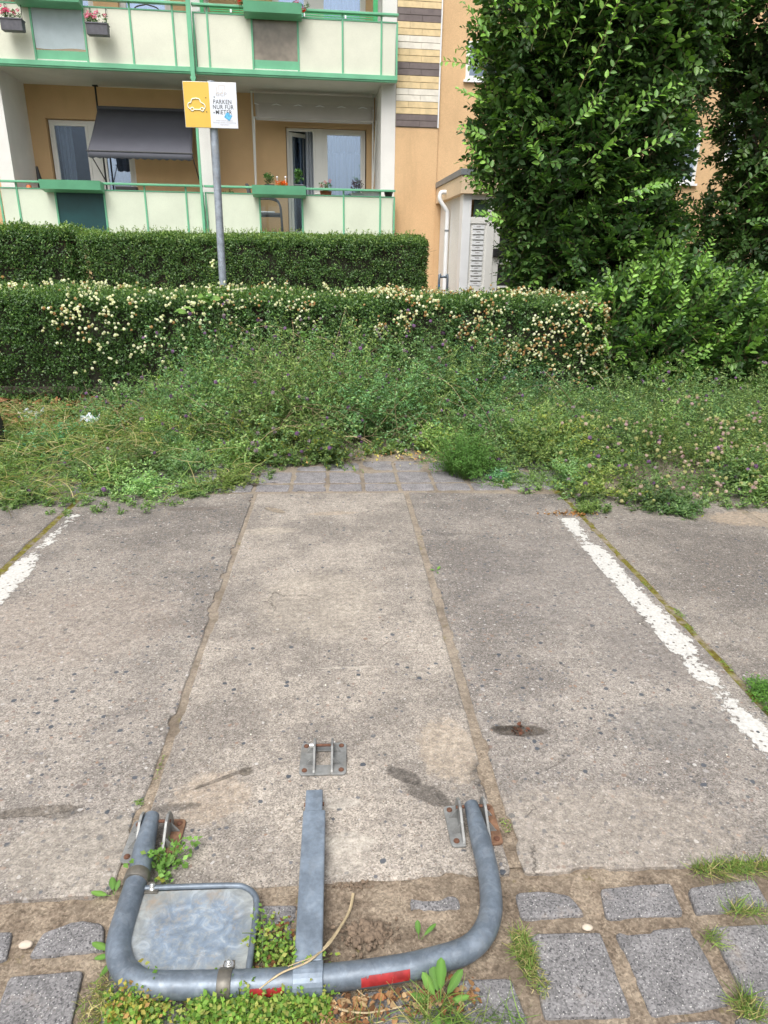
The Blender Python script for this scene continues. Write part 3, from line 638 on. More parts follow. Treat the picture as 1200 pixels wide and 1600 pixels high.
# hinge brackets: flat plate, two gusseted lugs, pin, four bolts
def plate_poly(cx, cy, w, d, rz, r=.014):
    p = []
    for sx, sy, a0 in ((1, 1, 0), (-1, 1, 90), (-1, -1, 180), (1, -1, 270)):
        for a in (0, 30, 60, 90):
            A = math.radians(a0+a); p.append((sx*(w/2-r)+r*math.cos(A), sy*(d/2-r)+r*math.sin(A)))
    c, s = math.cos(rz), math.sin(rz); return [(cx+x*c-y*s, cy+x*s+y*c) for x, y in p]
def bracket(root, cx, cy, w, d, gap, rz, lug_h, bolt_m, plate_mats, pin=True, hole=True, gusset=True, nm='base_plate', sidegus=(1, 1)):
    c, s = math.cos(rz), math.sin(rz); R = lambda x, y: (cx+x*c-y*s, cy+x*s+y*c)
    z1 = .009
    def plate(x0, x1, y0, y1, m, name, rl, rr_):
        q = []
        r = .014
        for (px_, py_, a0, use) in ((x1, y1, 0, rr_), (x0, y1, 90, rl), (x0, y0, 180, rl), (x1, y0, 270, rr_)):
            sx = 1 if px_ == x1 else -1; sy = 1 if py_ == y1 else -1
            if use:
                for a in (0, 22, 45, 68, 90): A = math.radians(a0+a); q.append(R(px_-sx*r+r*math.cos(A), py_-sy*r+r*math.sin(A)))
            else: q.append(R(px_, py_))
        return q
    if hole:
        b = MB(); g2 = gap/2
        b.prism(plate(-w/2, -g2, -d/2, d/2, None, '', True, False), 0.002, z1); b.prism(plate(g2, w/2, -d/2, d/2, None, '', False, True), 0.002, z1-.0002)
        b.prism([R(-g2, -d/2+.001), R(g2, -d/2+.001), R(g2, -d/2+.045), R(-g2, -d/2+.045)], .002, z1-.0008); b.prism([R(-g2, d/2-.038), R(g2, d/2-.038), R(g2, d/2-.001), R(-g2, d/2-.001)], .002, z1-.0008)
        base = b.build(nm, plate_mats[0], root, .0018); bases = [base, base]
    else:
        bases = []
        for k, (a, e) in enumerate(((-w/2, -gap/2), (gap/2, w/2))):
            b = MB(); b.prism(plate(a, e, -d/2, d/2, None, '', k == 0, k == 1), .002, z1); bases.append(b.build(nm, plate_mats[k], root, .0018, label=('rust brown half of the plate' if plate_mats[k] is M['rustplate'] else None)))
    for k, sx in enumerate((-1, 1)):
        x = sx*gap/2; b = MB(); tk = .008
        pr2 = [(-d*.46, z1), (d*.42, z1), (d*.42, z1+lug_h*.45), (d*.34, z1+lug_h*.86), (d*.20, z1+lug_h), (d*.05, z1+lug_h*.92), (-d*.2, z1+lug_h*.45), (-d*.42, z1+.006)]
        vs = []; n = len(pr2)
        for xx in (x, x+sx*tk): vs += [(*R(xx, p[0]), p[1]) for p in pr2]
        fs = [tuple(range(n)), tuple(range(2*n-1, n-1, -1))] + [(i, n+i, n+(i+1) % n, (i+1) % n) for i in range(n)]
        if sx > 0: fs = [tuple(reversed(f)) for f in fs]
        b.add(vs, fs)
        if gusset:
            for yy in (-d*.20, d*.18):
                q = [(x+sx*tk, yy, z1), (x+sx*(tk+.024), yy, z1), (x+sx*tk, yy, z1+lug_h*.55)]
                vs = [(*R(a, y_), z) for (a, y_, z) in q] + [(*R(a, y_+.005), z) for (a, y_, z) in q]
                b.add(vs, [(0, 1, 2), (5, 4, 3), (0, 3, 4, 1), (1, 4, 5, 2), (2, 5, 3, 0)])
        b.build('lug', M['cast'], root, .0012)
    if pin:
        b = MB(); b.tube([(*R(-gap/2-.012, d*.19), z1+lug_h*.62), (*R(gap/2+.010, d*.19), z1+lug_h*.62)], .0048, 10); b.build('pin', M['rust'], root)
    nb = MB(); x, y = R(-w/2+.017, -d/2+.018); nb.tube([(x, y, z1), (x, y, z1+.0025)], .0085, 14); nb.tube([(x, y, z1+.0025), (x, y, z1+.0055)], [.0075, .006], 12)
    first = nb.build('bolt', bolt_m, root)
    for (bx, by) in ((-w/2+.017, d/2-.018), (w/2-.017, -d/2+.018), (w/2-.017, d/2-.018)):
        X2, Y2 = R(bx, by); dup_part(first, (X2-x, Y2-y, 0))
    return bases
bracket(bar, -.528, 1.515, .150, .150, .066, math.radians(-1), .062, M['rust'], (M['cast'], M['rustplate']), hole=False)
bracket(bar, .381, 1.524, .150, .152, .066, math.radians(1), .062, M['rust'], (M['cast'], M['rustplate']), hole=False)
anc = thing('ground_anchor', 'empty cast steel catch plate with two lugs bolted to the middle of the concrete', 'ground anchor', (-.058, 1.828, 0))
bracket(anc, -.058, 1.828, .152, .152, .050, math.radians(-1), .045, M['rust'], (M['cast'], M['cast']))
b = MB(); b.tube([(-.103, 1.857, .037), (-.090, 1.857, .037)], .009, 6); b.build('nut', M['bright'], anc, .001)

# ================================================================== APARTMENT BUILDING (frame: u along the front, d depth, z up)
DB, DW = 1.45, .28                                 # loggia back wall, main wall plane
bld = thing('apartment_building', 'apricot rendered apartment block with mint green balconies and a striped tile strip', 'apartment building', (-1.7, .3, 0), frame='B')
UL, UM0, UM1, UR0, UR1 = -5.20, -1.87, -1.64, 1.53, 1.80
mb = MB()
mb.box(UR1, DW, -.3, 14.5, DW+.3, 9.0)             # wall right of the balconies
w = mb.build('wall', M['orange'], bld)
mb = MB(); mb.box(UR1+.001, DW-.028, -.3, 2.62, DW, 3.905); mb.box(2.62, DW-.014, -.3, 2.95, DW, 2.75); mb.build('wall_casing', M['orange'], bld, .003)
mb = MB(); mb.box(-12, DW, -.3, UL-.25, DW+.3, 9.0); mb.build('wall', M['orange'], bld)
mb = MB(); mb.box(UL, .05, -.3, UR1, DB, 1.78); mb.build('basement_wall', M['orange_deep'], bld)
mb = MB()
mb.box(UL-.25, DW-.03, -.2, UL, DB+.2, 9.0); mb.box(UM0, DW-.03, 1.97, UM1, DB, 9.0); mb.box(UR0, DW-.03, -.2, UR1, DB+.2, 9.0)
mb.build('partition_wall', M['white_r'], bld, .004)
def opening_wall(u0, u1, z0, z1, d0, d1, holes, mat, name, parent):
    """a wall with rectangular openings, built from butted blocks"""
    us = sorted({u0, u1, *[h[0] for h in holes], *[h[1] for h in holes]}); b = MB()
    for a, e in zip(us[:-1], us[1:]):
        m_ = (a+e)/2; hs_ = sorted([(h[2], h[3]) for h in holes if h[0] < m_ < h[1]]); z = z0
        for h0, h1 in hs_:
            if h0 > z: b.box(a, d0, z, e, d1, h0)
            z = h1
        if z < z1: b.box(a, d0, z, e, d1, z1)
    return b.build(name, mat, parent)
zt = 4.04
HL = (FU(70, 182, DB), FU(215, 280, DB)-.02, 1.97, zt); HR = (FU(446, 197, DB), FU(573, 200, DB), 1.97, zt)
ZU = 2.81
HLu = (HL[0]+.0, HL[1], 1.97+ZU, zt+ZU); HRu = (FU(425, 5, DB), FU(572, 10, DB)+.0, 1.97+ZU, zt+ZU)
HRu2 = (FU(258, 10, DB), FU(342, 10, DB), 1.97+ZU, zt+ZU)
opening_wall(UL, UM0, 1.97, 4.60, DB, DB+.25, [HL], M['orange_deep'], 'loggia_wall', bld)
opening_wall(UM1, UR0, 1.97, 4.60, DB, DB+.25, [HR], M['orange_deep'], 'loggia_wall', bld)
opening_wall(UL, UM0, 4.78, 9.0, DB, DB+.25, [(-3.3, -2.35, 4.78, 6.85), (-4.3, -3.75, 5.5, 6.85)], M['orange_deep'], 'loggia_wall', bld)
opening_wall(UM1, UR0, 4.78, 9.0, DB, DB+.25, [HRu], M['orange_deep'], 'loggia_wall', bld)
for z in (1.78, 4.60, 7.41):
    mb = MB(); mb.box(UL+.001, .05, z, UR1-.02, DB+.2, z+.185); mb.build('floor_slab', M['ceiling'], bld, .004)
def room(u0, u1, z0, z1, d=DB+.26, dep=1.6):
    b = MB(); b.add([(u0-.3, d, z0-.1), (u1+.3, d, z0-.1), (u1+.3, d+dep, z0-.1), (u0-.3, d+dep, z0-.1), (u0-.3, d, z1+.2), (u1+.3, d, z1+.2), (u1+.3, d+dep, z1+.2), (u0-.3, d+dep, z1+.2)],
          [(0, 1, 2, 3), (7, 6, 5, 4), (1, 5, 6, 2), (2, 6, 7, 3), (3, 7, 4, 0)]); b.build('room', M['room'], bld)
def curtain(par, u0, u1, z0, z1, d, mat, name='curtain', folds=9, amp=.03):
    k = 60; V = []; F_ = []
    for i in range(k+1):
        t = i/k; u_ = u0+(u1-u0)*t; dd = d+amp*math.sin(t*folds*2*PI)+amp*.4*math.sin(t*folds*4.7+1)
        V += [(u_, dd, z0), (u_, dd, z1)]
    for i in range(k): F_.append((2*i, 2*i+2, 2*i+3, 2*i+1))
    b = MB(); b.add(V, F_, None, True); return b.build(name, mat, par)
def frame_boxes(b, u0, u1, z0, z1, d0, d1, w=.06):
    b.box(u0, d0, z0, u0+w, d1, z1); b.box(u1-w, d0, z0, u1, d1, z1); b.box(u0+w, d0, z0, u1-w, d1, z0+w); b.box(u0+w, d0, z1-w, u1-w, d1, z1)
def window(u0, u1, z0, z1, d=DB+.10, name='window', w=.07, parent=bld, sash=True, glass='glass'):
    b = MB(); frame_boxes(b, u0, u1, z0, z1, d, d+.07, w)
    if sash: frame_boxes(b, u0+w-.01, u1-w+.01, z0+w-.01, z1-w+.01, d-.015, d+.05, .05)
    o = b.build(name, M['pvc'], parent, .004)
    q = MB(); q.box(u0+w, d+.02, z0+w, u1-w, d+.026, z1-w); q.build('pane', M[glass], o); return o
# left lower loggia: door leaf, then a wide window
um = FU(148, 182, DB)-.02
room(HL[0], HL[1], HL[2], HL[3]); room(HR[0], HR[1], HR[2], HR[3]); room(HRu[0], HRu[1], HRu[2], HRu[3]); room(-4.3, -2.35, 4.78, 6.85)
o = window(HL[0]+.02, um-.12, 1.99, zt-.01, name='balcony_door', w=.06, glass='glass_dk')
b = MB(); b.box(um-.12, DB+.09, 1.99, um+.02, DB+.17, zt-.01); b.build('window_post', M['pvc'], bld, .003)
o2 = window(um+.02, HL[1]-.02, 2.55, zt-.01, w=.07); b = MB(); b.box(um+.02, DB+.10, 1.99, HL[1]-.02, DB+.17, 2.549); b.build('window_sill_panel', M['pvc'], bld, .003)
curtain(o, HL[0]+.12, HL[0]+.38, 2.0, zt, DB+.30, M['curtain_g'], folds=3); curtain(o2, HL[1]-.5, HL[1]-.05, 2.5, zt, DB+.30, M['curtain_g'], folds=3); 
# right lower loggia: open door, post, window with lace and net curtain
ud, ue = FU(493, 220, DB), FU(504, 220, DB)
b = MB(); frame_boxes(b, HR[0]+.01, ud, 1.99, zt-.01, DB+.10, DB+.17, .05); fr = b.build('door_frame', M['pvc'], bld, .004)
b = MB(); a = math.radians(38); hx, hy = HR[0]+.07, DB+.16
def dl(s_, t_, z): return (hx+s_*math.cos(a)-t_*math.sin(a), hy+s_*math.sin(a)+t_*math.cos(a), z)
def dbox(bb, s0, s1, z0, z1, t0=0, t1=.05):
    vs = [dl(s0, t0, z0), dl(s1, t0, z0), dl(s1, t1, z0), dl(s0, t1, z0), dl(s0, t0, z1), dl(s1, t0, z1), dl(s1, t1, z1), dl(s0, t1, z1)]
    bb.add(vs, [(0, 3, 2, 1), (4, 5, 6, 7), (0, 1, 5, 4), (1, 2, 6, 5), (2, 3, 7, 6), (3, 0, 4, 7)])
dbox(b, 0, .07, 2.02, 3.97); dbox(b, .55, .62, 2.02, 3.97); dbox(b, .07, .55, 2.02, 2.10); dbox(b, .07, .55, 3.90, 3.97)
dr = b.build('balcony_door', M['pvc'], bld, .004); b = MB(); dbox(b, .07, .55, 2.10, 3.90, .02, .026); b.build('pane', M['glass'], dr)
b = MB(); b.box(ud, DB+.09, 1.99, ue, DB+.17, zt-.01); b.build('window_post', M['pvc'], bld, .003)
o = window(ue, HR[1]-.02, 2.55, zt-.01, w=.06); b = MB(); b.box(ue, DB+.10, 1.99, HR[1]-.02, DB+.17, 2.549); b.build('window_sill_panel', M['pvc'], bld, .003)
curtain(fr, ud-.42, ud-.05, 2.0, zt, DB+.42, M['curtain_g'], folds=4); curtain(fr, ud-.20, ud-.02, 2.0, zt, DB+.33, M['curtain'], folds=3, amp=.02)
curtain(o, ue+.05, HR[1]-.07, 3.62, zt, DB+.24, M['lace'], 'lace_valance', 10, .012); curtain(o, ue+.05, HR[1]-.07, 2.5, 3.66, DB+.27, M['curtain'], folds=7, amp=.02)
# upper loggias
um2 = FU(492, 10, DB)
b = MB(); b.box(um2-.09, DB+.09, 4.8, um2+.06, DB+.17, 6.84); b.build('window_post', M['pvc'], bld, .003)
o = window(HRu[0], um2-.09, 4.8, 6.84, name='balcony_door', w=.08); o2 = window(um2+.06, HRu[1], 5.4, 6.84, w=.07); b = MB(); b.box(um2+.06, DB+.10, 4.8, HRu[1], DB+.17, 5.399); b.build('window_sill_panel', M['pvc'], bld, .003)
curtain(o2, um2+.1, HRu[1]-.05, 5.4, 6.84, DB+.26, M['curtain'], folds=9); curtain(o, HRu[0]+.05, HRu[0]+.4, 4.8, 6.84, DB+.28, M['curtain'], folds=3)
o = window(-3.3, -2.35, 4.80, 6.84, name='balcony_door', w=.08); curtain(o, -3.2, -2.45, 4.8, 6.8, DB+.26, M['curtain'], folds=8); window(-4.3, -3.75, 5.5, 6.84)
# striped tile strip
mb = MB(); c0, c1 = UR1+.004, 2.60; z = 3.915; row = 0; k = 0
seq = ['clad_d', 'clad_d', 'clad_y', 'clad_y', 'clad_w', 'clad_w', 'clad_y', 'clad_y']
rr2 = np.random.default_rng(3)
while z < 8.9:
    cut = [c0, c0+.245, c0+.50] if False else ([c0, c0+.215, c1] if row % 2 else [c0, c0+.455, c1])
    if row % 2: cut = [c0, c0+.235, c1]
    for a, e in zip(cut[:-1], cut[1:]):
        j = rr2.uniform(-.002, .002); mb.box(a+.002, DW-.045+j, z+.004, e-.002, DW-.01, z+.100, M[seq[row % 8]])
    z += .1045; row += 1
cl = mb.build('tile_cladding', None, bld, .0015)
b = MB(); b.box(c0, DW-.030, 3.908, c1, DW-.002, 8.9); b.build('grout', M['grout'], cl); b = MB(); b.box(c1, DW-.055, 3.91, c1+.022, DW, 8.9); b.build('edge_trim', M['white'], cl)
# staircase and other windows on the main wall
def wallwin(u0, u1, z0, z1):
    b = MB(); frame_boxes(b, u0, u1, z0, z1, DW-.012, DW+.05, .07); o = b.build('window', M['pvc'], bld, .003)
    q = MB(); q.box(u0+.07, DW-.004, z0+.07, u1-.07, DW-.0005, z1-.07); q.build('pane', M['winpane'], o); b = MB(); b.box(u0-.04, DW-.06, z0-.04, u1+.04, DW-.012, z0); b.build('sill', M['white'], o)
tt = NT('pane with painted reflection'); nn_ = tt.noise(1.2, 3, .5, tt.obj()); M['winpane'] = tt.done(tt.bsdf(tt.ramp(nn_, [(.35, (.05, .06, .08)), (.6, (.30, .38, .50))]), .05, 0, None, 1.0))  # pale blue patches paint a sky reflection into the pane colour
z0_ = FZ(728, 125, DW)
wallwin(FU(728, 100, DW), FU(728, 100, DW)+1.1, z0_, z0_+.62); wallwin(FU(728, 100, DW), FU(728, 100, DW)+1.1, z0_+2.8, z0_+3.4)
for (px0, py0, px1, py1) in ((1040, 286, 1098, 200), (1130, 250, 1175, 150)):
    ua, za = FP(px0, py0, DW); ub, zb = FP(px1, py1, DW); wallwin(ua, ub, za, zb)
# ---- balcony balustrades
def balcony(u0, u1, zr, hole, plant, posts, pan, fill, lower):
    """zr = top of the handrail"""
    zb = zr-.94; zp = zr-.135; b = MB()
    b.box(u0, -.055, zb-.075, u1, .05, zb)                                  # bottom channel
    b.box(u0, -.012, zp, u1, .018, zp+.022)                                  # top bar of the panels
    for p in posts+[u0+.015, u1-.015, hole[0]-.012, hole[1]+.012]: b.box(p-.016, -.022, zb, p+.016, .012, zr-.03 if p in posts else zp)
    b.box(u0+.004, -.040, zb-.10, u1-.004, .04, zb-.076)
    rail = b.build('balustrade', M['green'], bld, .003)
    h = MB(); h.box(u0, -.075, zr-.035, plant[0]+.05, .03, zr); h.box(plant[0]+.05, -.07, zr-.032, plant[1]-.05, .028, zr-.002); h.box(plant[1]-.05, -.075, zr-.035, u1, .03, zr); h.build('handrail', M['green'], rail, .005)
    cuts = sorted([u0+.03]+[p for p in posts]+[hole[0]-.012, hole[1]+.012, u1-.03])
    for a, e in zip(cuts[:-1], cuts[1:]):
        if abs(a-(hole[0]-.012)) < 1e-6: continue
        q = MB(); q.box(a+.014, -.004, zb+.002, e-.014, .012, zp-.001); q.build('panel', M[pan], rail, .002)
    a, e = hole; q = MB()
    if fill == 'teal': q.box(a, .0, zb, e, .010, zp); q.build('screen', M['teal'], rail)
    else:
        q.box(a, -.002, zb+.004, e, .012, zb+.16); q.build('kick_plate', M['green'], rail)
        q = MB(); q.box(a, .002, zb+.161, e, .008, zp); q.build('glass_panel', M['frost' if fill == 'frost' else 'glass_lo'], rail)
        if fill == 'cloth':
            V = []; k = 20
            for i in range(k+1):
                t = i/k; V += [(a+.01+(e-a-.02)*t, -.010-.004*math.sin(t*9), zb+.185-.012*math.sin(t*6.3)), (a+.01+(e-a-.02)*t, -.010, zp+.01)]
            q = MB(); q.add(V, [(2*i, 2*i+2, 2*i+3, 2*i+1) for i in range(k)]); q.build('screen_cloth', M['cloth_b'], rail)
        if not lower: q = MB(); q.box(a, -.006, zb+.0, e, .0, zb+.028, None); q.build('gap_strip', M['ceiling'], rail)
    # trough planter hooked over the rail
    a, e = plant; q = MB(); s1 = [(-.28, zr-.145), (-.035, zr-.185), (-.035, zr-.01), (-.05, zr-.01), (-.05, zr-.165), (-.27, zr-.13), (-.30, zr+.002), (-.315, zr+.002)]
    q.prismX(s1[::-1], a, e)
    for x in (a, e-.004): q.prismX([(-.28, zr-.144), (-.036, zr-.184), (-.036, zr-.011), (-.312, zr+.001)][::-1], x+.001, x+.003)
    q.box(a+.01, -.295, zr-.03, e-.01, -.052, zr-.025, M['soil']); q.build('planter_trough', M['green'], rail)
    return rail
pl_l, pl_r = (-4.60, -3.56), (-.89, .09)
balcony(-5.42, -1.80, 2.80, (-4.43, -3.60), pl_l, [-5.10, -2.86, -2.12], 'panel', 'teal', True)
balcony(-1.78, 1.785, 2.80, (-.765, .005), pl_r, [-1.50, .80, 1.50], 'panel', 'clear', True)
balcony(-5.42, -1.80, 5.61, (-4.43, -3.60), pl_l, [-5.10, -2.82, -2.11], 'panel_up', 'cloth', False)
balcony(-1.78, 1.785, 5.61, (-.765, .005), pl_r, [-1.53, .80, 1.49], 'panel_up', 'frost', False)
b = MB(); b.box(-1.86, -.135, 4.50, -1.785, -.076, 8.5); b.box(-1.845, -.12, 1.62, -1.80, -.078, 4.5); b.prismY([(-1.875, 4.50), (-1.77, 4.50), (-1.822, 4.36)], -.14, -.07); b.box(-1.83, -.076, 4.54, -1.80, .05, 4.66); b.build('balcony_column', M['green'], bld, .003)
b = MB()
for z in (5.545, 5.578, 5.612): b.box(-1.50, .20, z, 1.36, .22, z+.02)
b.box(-1.66, .18, 4.78, -1.60, .24, 7.4); b.box(1.36, .18, 4.78, 1.44, .24, 7.4); b.box(-1.50, .19, 5.10, 1.36, .205, 5.53)
b.build('slat_screen', M['green_b'], bld)
for x in (-1.15, .12, .85, -1.7): b = MB(); b.box(x, .17, 5.56, x+.03, .199, 5.61); b.build('line_clip', M['white'], bld)

# ---- awnings, clamped between the floors
aw = thing('clamp_awning', 'dark charcoal clamp awning sloping out over the left balcony door', 'awning', (-2.9, 1.25, 1.97), frame='B')
ua, ub = FU(153, 168, 1.25), FU(301, 172, 1.25)
ua2, ub2 = FU(137, 235, .5), FU(300, 238, .5); zA, zB = FZ(153, 168, 1.25), FZ(137, 235, .5)
def cloth(u0, u1, z0, d0, u2, u3, z1, d1, drop, scal, mat, par, sag=.02, k=28):
    V = []; F_ = []
    for i in range(k+1):
        t = i/k
        for j in range(5):
            s_ = j/4; V.append((u0+(u1-u0)*t+(u2-u0+(u3-u1-u2+u0)*t)*s_, d0+(d1-d0)*s_, z0+(z1-z0)*s_ - sag*math.sin(PI*s_)))
        zz = z1 - drop*(1+.16*abs(math.sin(t*scal*PI))-.16); V.append((u2+(u3-u2)*t, d1-.01, zz))
    for i in range(k):
        for j in range(5): F_.append((i*6+j, i*6+j+1, (i+1)*6+j+1, (i+1)*6+j))
    b = MB(); b.add(V, F_, None, True); o = b.build('awning_cloth', mat, par); m = o.modifiers.new('thick', 'SOLIDIFY'); m.thickness = .003; return o
cloth(ua, ub, zA, 1.25, ua2, ub2, zB, .5, .13, 14, M['awn_d'], aw)
b = MB(); b.tube([(ua2-.03, .5, zB), (ub2+.02, .5, zB)], .014, 8, M['chair']); b.build('front_bar', None, aw); b = MB(); b.tube([(ua-.02, 1.25, zA), (ub+.02, 1.25, zA)], .03, 10, M['awn_d']); b.build('cloth_roller', None, aw)
for ux in (ua-.02, ub+.04):
    b = MB(); b.tube([(ux, 1.30, 1.975), (ux, 1.30, 4.59)], .017, 8); b.box(ux-.05, 1.27, 4.575, ux+.05, 1.33, 4.596); b.build('pole', M['black'], aw)
    b = MB(); b.tube([(ux, 1.28, 2.95), (ux+(-.06 if ux < -3 else -.02), .52, zB)], .011, 6); b.build('arm', M['black'], aw)
aw2 = thing('clamp_awning', 'taupe clamp awning with scalloped white-edged valance over the right balcony', 'awning', (.3, 1.2, 1.97), frame='B')
ua, ub = FU(397, 146, 1.2), FU(583, 155, 1.2); zA = FZ(397, 148, 1.2); uc, ud_ = FU(400, 185, .95), FU(581, 188, .95); zB = FZ(490, 187, .95)
V = []; F_ = []; k = 60
for i in range(k+1):
    t = i/k; z = zA-.16-.045*abs(math.sin(t*5.5*PI)); V += [(ua+(ub-ua)*t, 1.13, zA+.02), (ua+(ub-ua)*t, 1.12, z)]
b = MB(); b.add(V, [(2*i, 2*i+2, 2*i+3, 2*i+1) for i in range(k)]); b.build('valance', M['awn_b'], aw2)
b = MB(); b.tube([(V[2*i+1][0], 1.108, V[2*i+1][2]) for i in range(k+1)], .012, 5); b.build('valance_trim', M['white'], aw2)
cloth(ua, ub, zA, 1.2, uc, ud_, zB, .95, .05, 1, M['awn_b'], aw2, .01)
b = MB(); b.tube([(uc-.02, .94, zB), (ud_+.02, .94, zB)], .018, 8); b.build('front_bar', M['awn_b'], aw2)
for ux, l in ((ua-.05, 1), (ub+.0, 0)):
    b = MB(); b.tube([(ux, 1.2, 1.975), (ux, 1.2, 4.59)], .018, 8); b.sphere((ux, 1.2, 4.58), .03); b.build('pole', M['pvc'], aw2)
    b = MB(); b.tube([(ux+.01, 1.19, 2.95), (ux+.045, .96, zB+.02)], .014, 6); b.build('arm', M['pvc'], aw2)

# ---- chairs, pots and boxes on the balconies
ch = thing('balcony_chair', 'grey woven armchair seen through the gap in the lower right balustrade', 'chair', (FU(424, 345, .75), .75, 1.97), frame='B')
cx, cd = FU(418, 345, .75), .75
b = MB(); b.box(cx-.26, cd-.24, 2.33, cx+.27, cd+.24, 2.39); b.build('seat', M['chair'], ch, .02)
b = MB(); b.prismY([(cx-.30, 2.37), (cx-.24, 2.37), (cx-.33, 2.90), (cx-.39, 2.90)], cd-.22, cd+.22); b.build('backrest', M['chair'], ch, .015)
for sy in (-.25, .25):
    b = MB(); b.tube(catmull([(cx-.27, cd+sy, 1.98), (cx-.25, cd+sy, 2.3), (cx-.30, cd+sy, 2.62), (cx-.1, cd+sy, 2.665), (cx+.12, cd+sy, 2.655), (cx+.25, cd+sy, 2.56), (cx+.28, cd+sy, 2.3), (cx+.29, cd+sy, 1.98)], 5), .017, 8); b.build('arm_frame', M['chair'], ch)
b = MB(); b.box(cx-.24, cd-.2, 2.39, cx+.16, cd+.2, 2.415); b.build('cushion', M['pot_w'], ch, .01)
def wire_chair():
    u0 = FU(228, 15, .55); t = thing('metal_chair', 'black ornamental wire chair behind the upper left balustrade', 'chair', (u0, .55, 4.79), frame='B')
    b = MB()
    for s_ in (-1, 1):
        b.tube(catmull([(u0+s_*.22, .55, 4.79), (u0+s_*.2, .55, 5.2), (u0+s_*.25, .6, 5.5), (u0+s_*.2, .62, 5.68), (u0, .62, 5.74)], 5), .011, 6)
        for k in range(5): b.tube([(u0+s_*.02*k, .56, 5.3), (u0+s_*(.05+.045*k), .61, 5.66)], .006, 5)
    b.build('backrest', M['black'], t); b = MB(); b.tube([(u0-.24, .6, 5.42), (u0+.24, .6, 5.42)], .01, 6); b.box(u0-.22, .2, 5.2, u0+.22, .58, 5.22); b.build('seat', M['black'], t)
wire_chair()
def blobs(parent, name, cs, r, mat, cols, n, lr=.5):
    """petal or leaf tufts: small facets scattered round centres cs (building frame)"""
    g = Geo()
    for c in cs:
        D = unit(rng.normal(size=(n, 3))); P = np.array(c)[None] + D*rng.uniform(.1, .75, (n, 1))*r
        leaves(g, P, unit(D+rng.normal(size=(n, 3))*.5), unit(rng.normal(size=(n, 3))+[0, -.5, .8]), r*lr, r*lr*.7, np.clip(pick(cols, n)*(1+rng.normal(size=(n, 1))*.2), 0, .95))
    return g.build(name, mat, parent)
GRN = [(.06, .16, .03), (.09, .22, .05), (.04, .11, .03)]
def pot(name, label, cat, u, d, z, w, h, dep, mat, leafs=None, fl=None, flc=None, lc=GRN, round_=False, hgt=.12, group=None):
    t = thing(name, label, cat, (u, d, z), frame='B', group=group); b = MB()
    if round_: b.tube([(u, d, z), (u, d, z+h*.8), (u, d, z+h)], [w*.36, w*.5, w*.53], 14)
    else: b.prismX([(d-dep*.40, z), (d+dep*.40, z), (d+dep*.5, z+h), (d-dep*.5, z+h)], u-w/2, u+w/2); b.box(u-w/2-.008, d-dep*.5-.008, z+h-.02, u+w/2+.008, d+dep*.5+.008, z+h)
    b.build('pot', mat, t, .004)
    if leafs: blobs(t, 'foliage', [(u+rng.uniform(-w, w)*.42, d+rng.uniform(-.04, .04), z+h+rng.uniform(.0, hgt)) for _ in range(leafs)], .055, M['leaf'], lc, 26)
    if fl: blobs(t, 'flowers', [(u+rng.uniform(-w, w)*.5, d+rng.uniform(-.08, .02), z+h+hgt*rng.uniform(.55, 1.25)) for _ in range(fl)], .038, M['petal'], flc, 30, .55)
    return t
PK = [(.85, .09, .35), (.9, .25, .5), (.7, .05, .22)]
for (px, py, lab) in ((20, 38, 'grey hanging planter of pink geraniums left of the pale blue screen'), (153, 45, 'grey hanging planter of pink geraniums right of the pale blue screen')):
    u_, z_ = FP(px, py, -.2); t = pot('flower_box', lab, 'flower box', u_, -.2, z_-.10, .34, .17, .18, M['pot_g'], 12, 9, PK, group='hanging geranium planters', hgt=.14)
    for s_ in (-1, 1): b = MB(); b.tube([(u_+s_*.13, -.11, z_+.06), (u_+s_*.13, -.09, z_+.32), (u_+s_*.13, .03, z_+.33)], .006, 5); b.build('hook', M['black'], t)
RD = [(.75, .02, .02), (.55, .01, .02)]
for (px, py, lab) in ((374, 3, 'red geranium head above the left end of the upper green trough'), (463, 4, 'red geranium head standing above the upper green trough'), (474, 15, 'red geranium head drooping at the right end of the upper green trough')):
    u_, z_ = FP(px, py, -.15); t = thing('geranium', lab, 'geranium', (u_, -.15, 5.58), frame='B', group='red geraniums on the upper trough'); blobs(t, 'flower_head', [(u_, -.15, z_)], .055, M['petal'], RD, 60, .4); b = MB(); b.tube([(u_, -.15, min(5.5, z_-.12)), (u_, -.15, z_)], .005, 5); b.build('stem', simple('stem green', (.07, .16, .04)), t)
    blobs(t, 'foliage', [(u_+rng.uniform(-.12, .12), -.15, 5.60+rng.uniform(0, .05)) for _ in range(5)], .045, M['leaf'], GRN, 20)
pot('potted_plant', 'bushy tomato plant in a low pot at the left end of the lower green trough', 'potted plant', FU(421, 285, -.12), -.12, 2.80, .16, .03, .14, M['black'], 14, hgt=.17)
pot('potted_plant', 'tall leafy herb in a small dark pot before the open balcony door', 'potted plant', FU(467, 288, -.12), -.12, 2.80, .16, .04, .14, M['pot_g'], 15, hgt=.24)
pot('potted_plant', 'orange marigolds standing in the middle of the lower green trough', 'marigolds', FU(441, 290, -.14), -.14, 2.76, .20, .03, .12, M['black'], 6, 9, [(.85, .25, .02), (.8, .12, .01)], hgt=.07)
pot('potted_plant', 'pink-tinged plant in a terracotta pot behind the handrail', 'potted plant', FU(509, 300, .12), .12, 2.62, .22, .14, .14, M['terra'], 9, 3, [(.5, .2, .25)], round_=True, hgt=.14)
pot('potted_plant', 'dark purple-leaved plant behind the handrail', 'potted plant', FU(558, 300, .12), .12, 2.62, .22, .12, .14, M['pot_w'], 14, 0, None, [(.05, .01, .03), (.03, .008, .02), (.04, .06, .02)], hgt=.2)
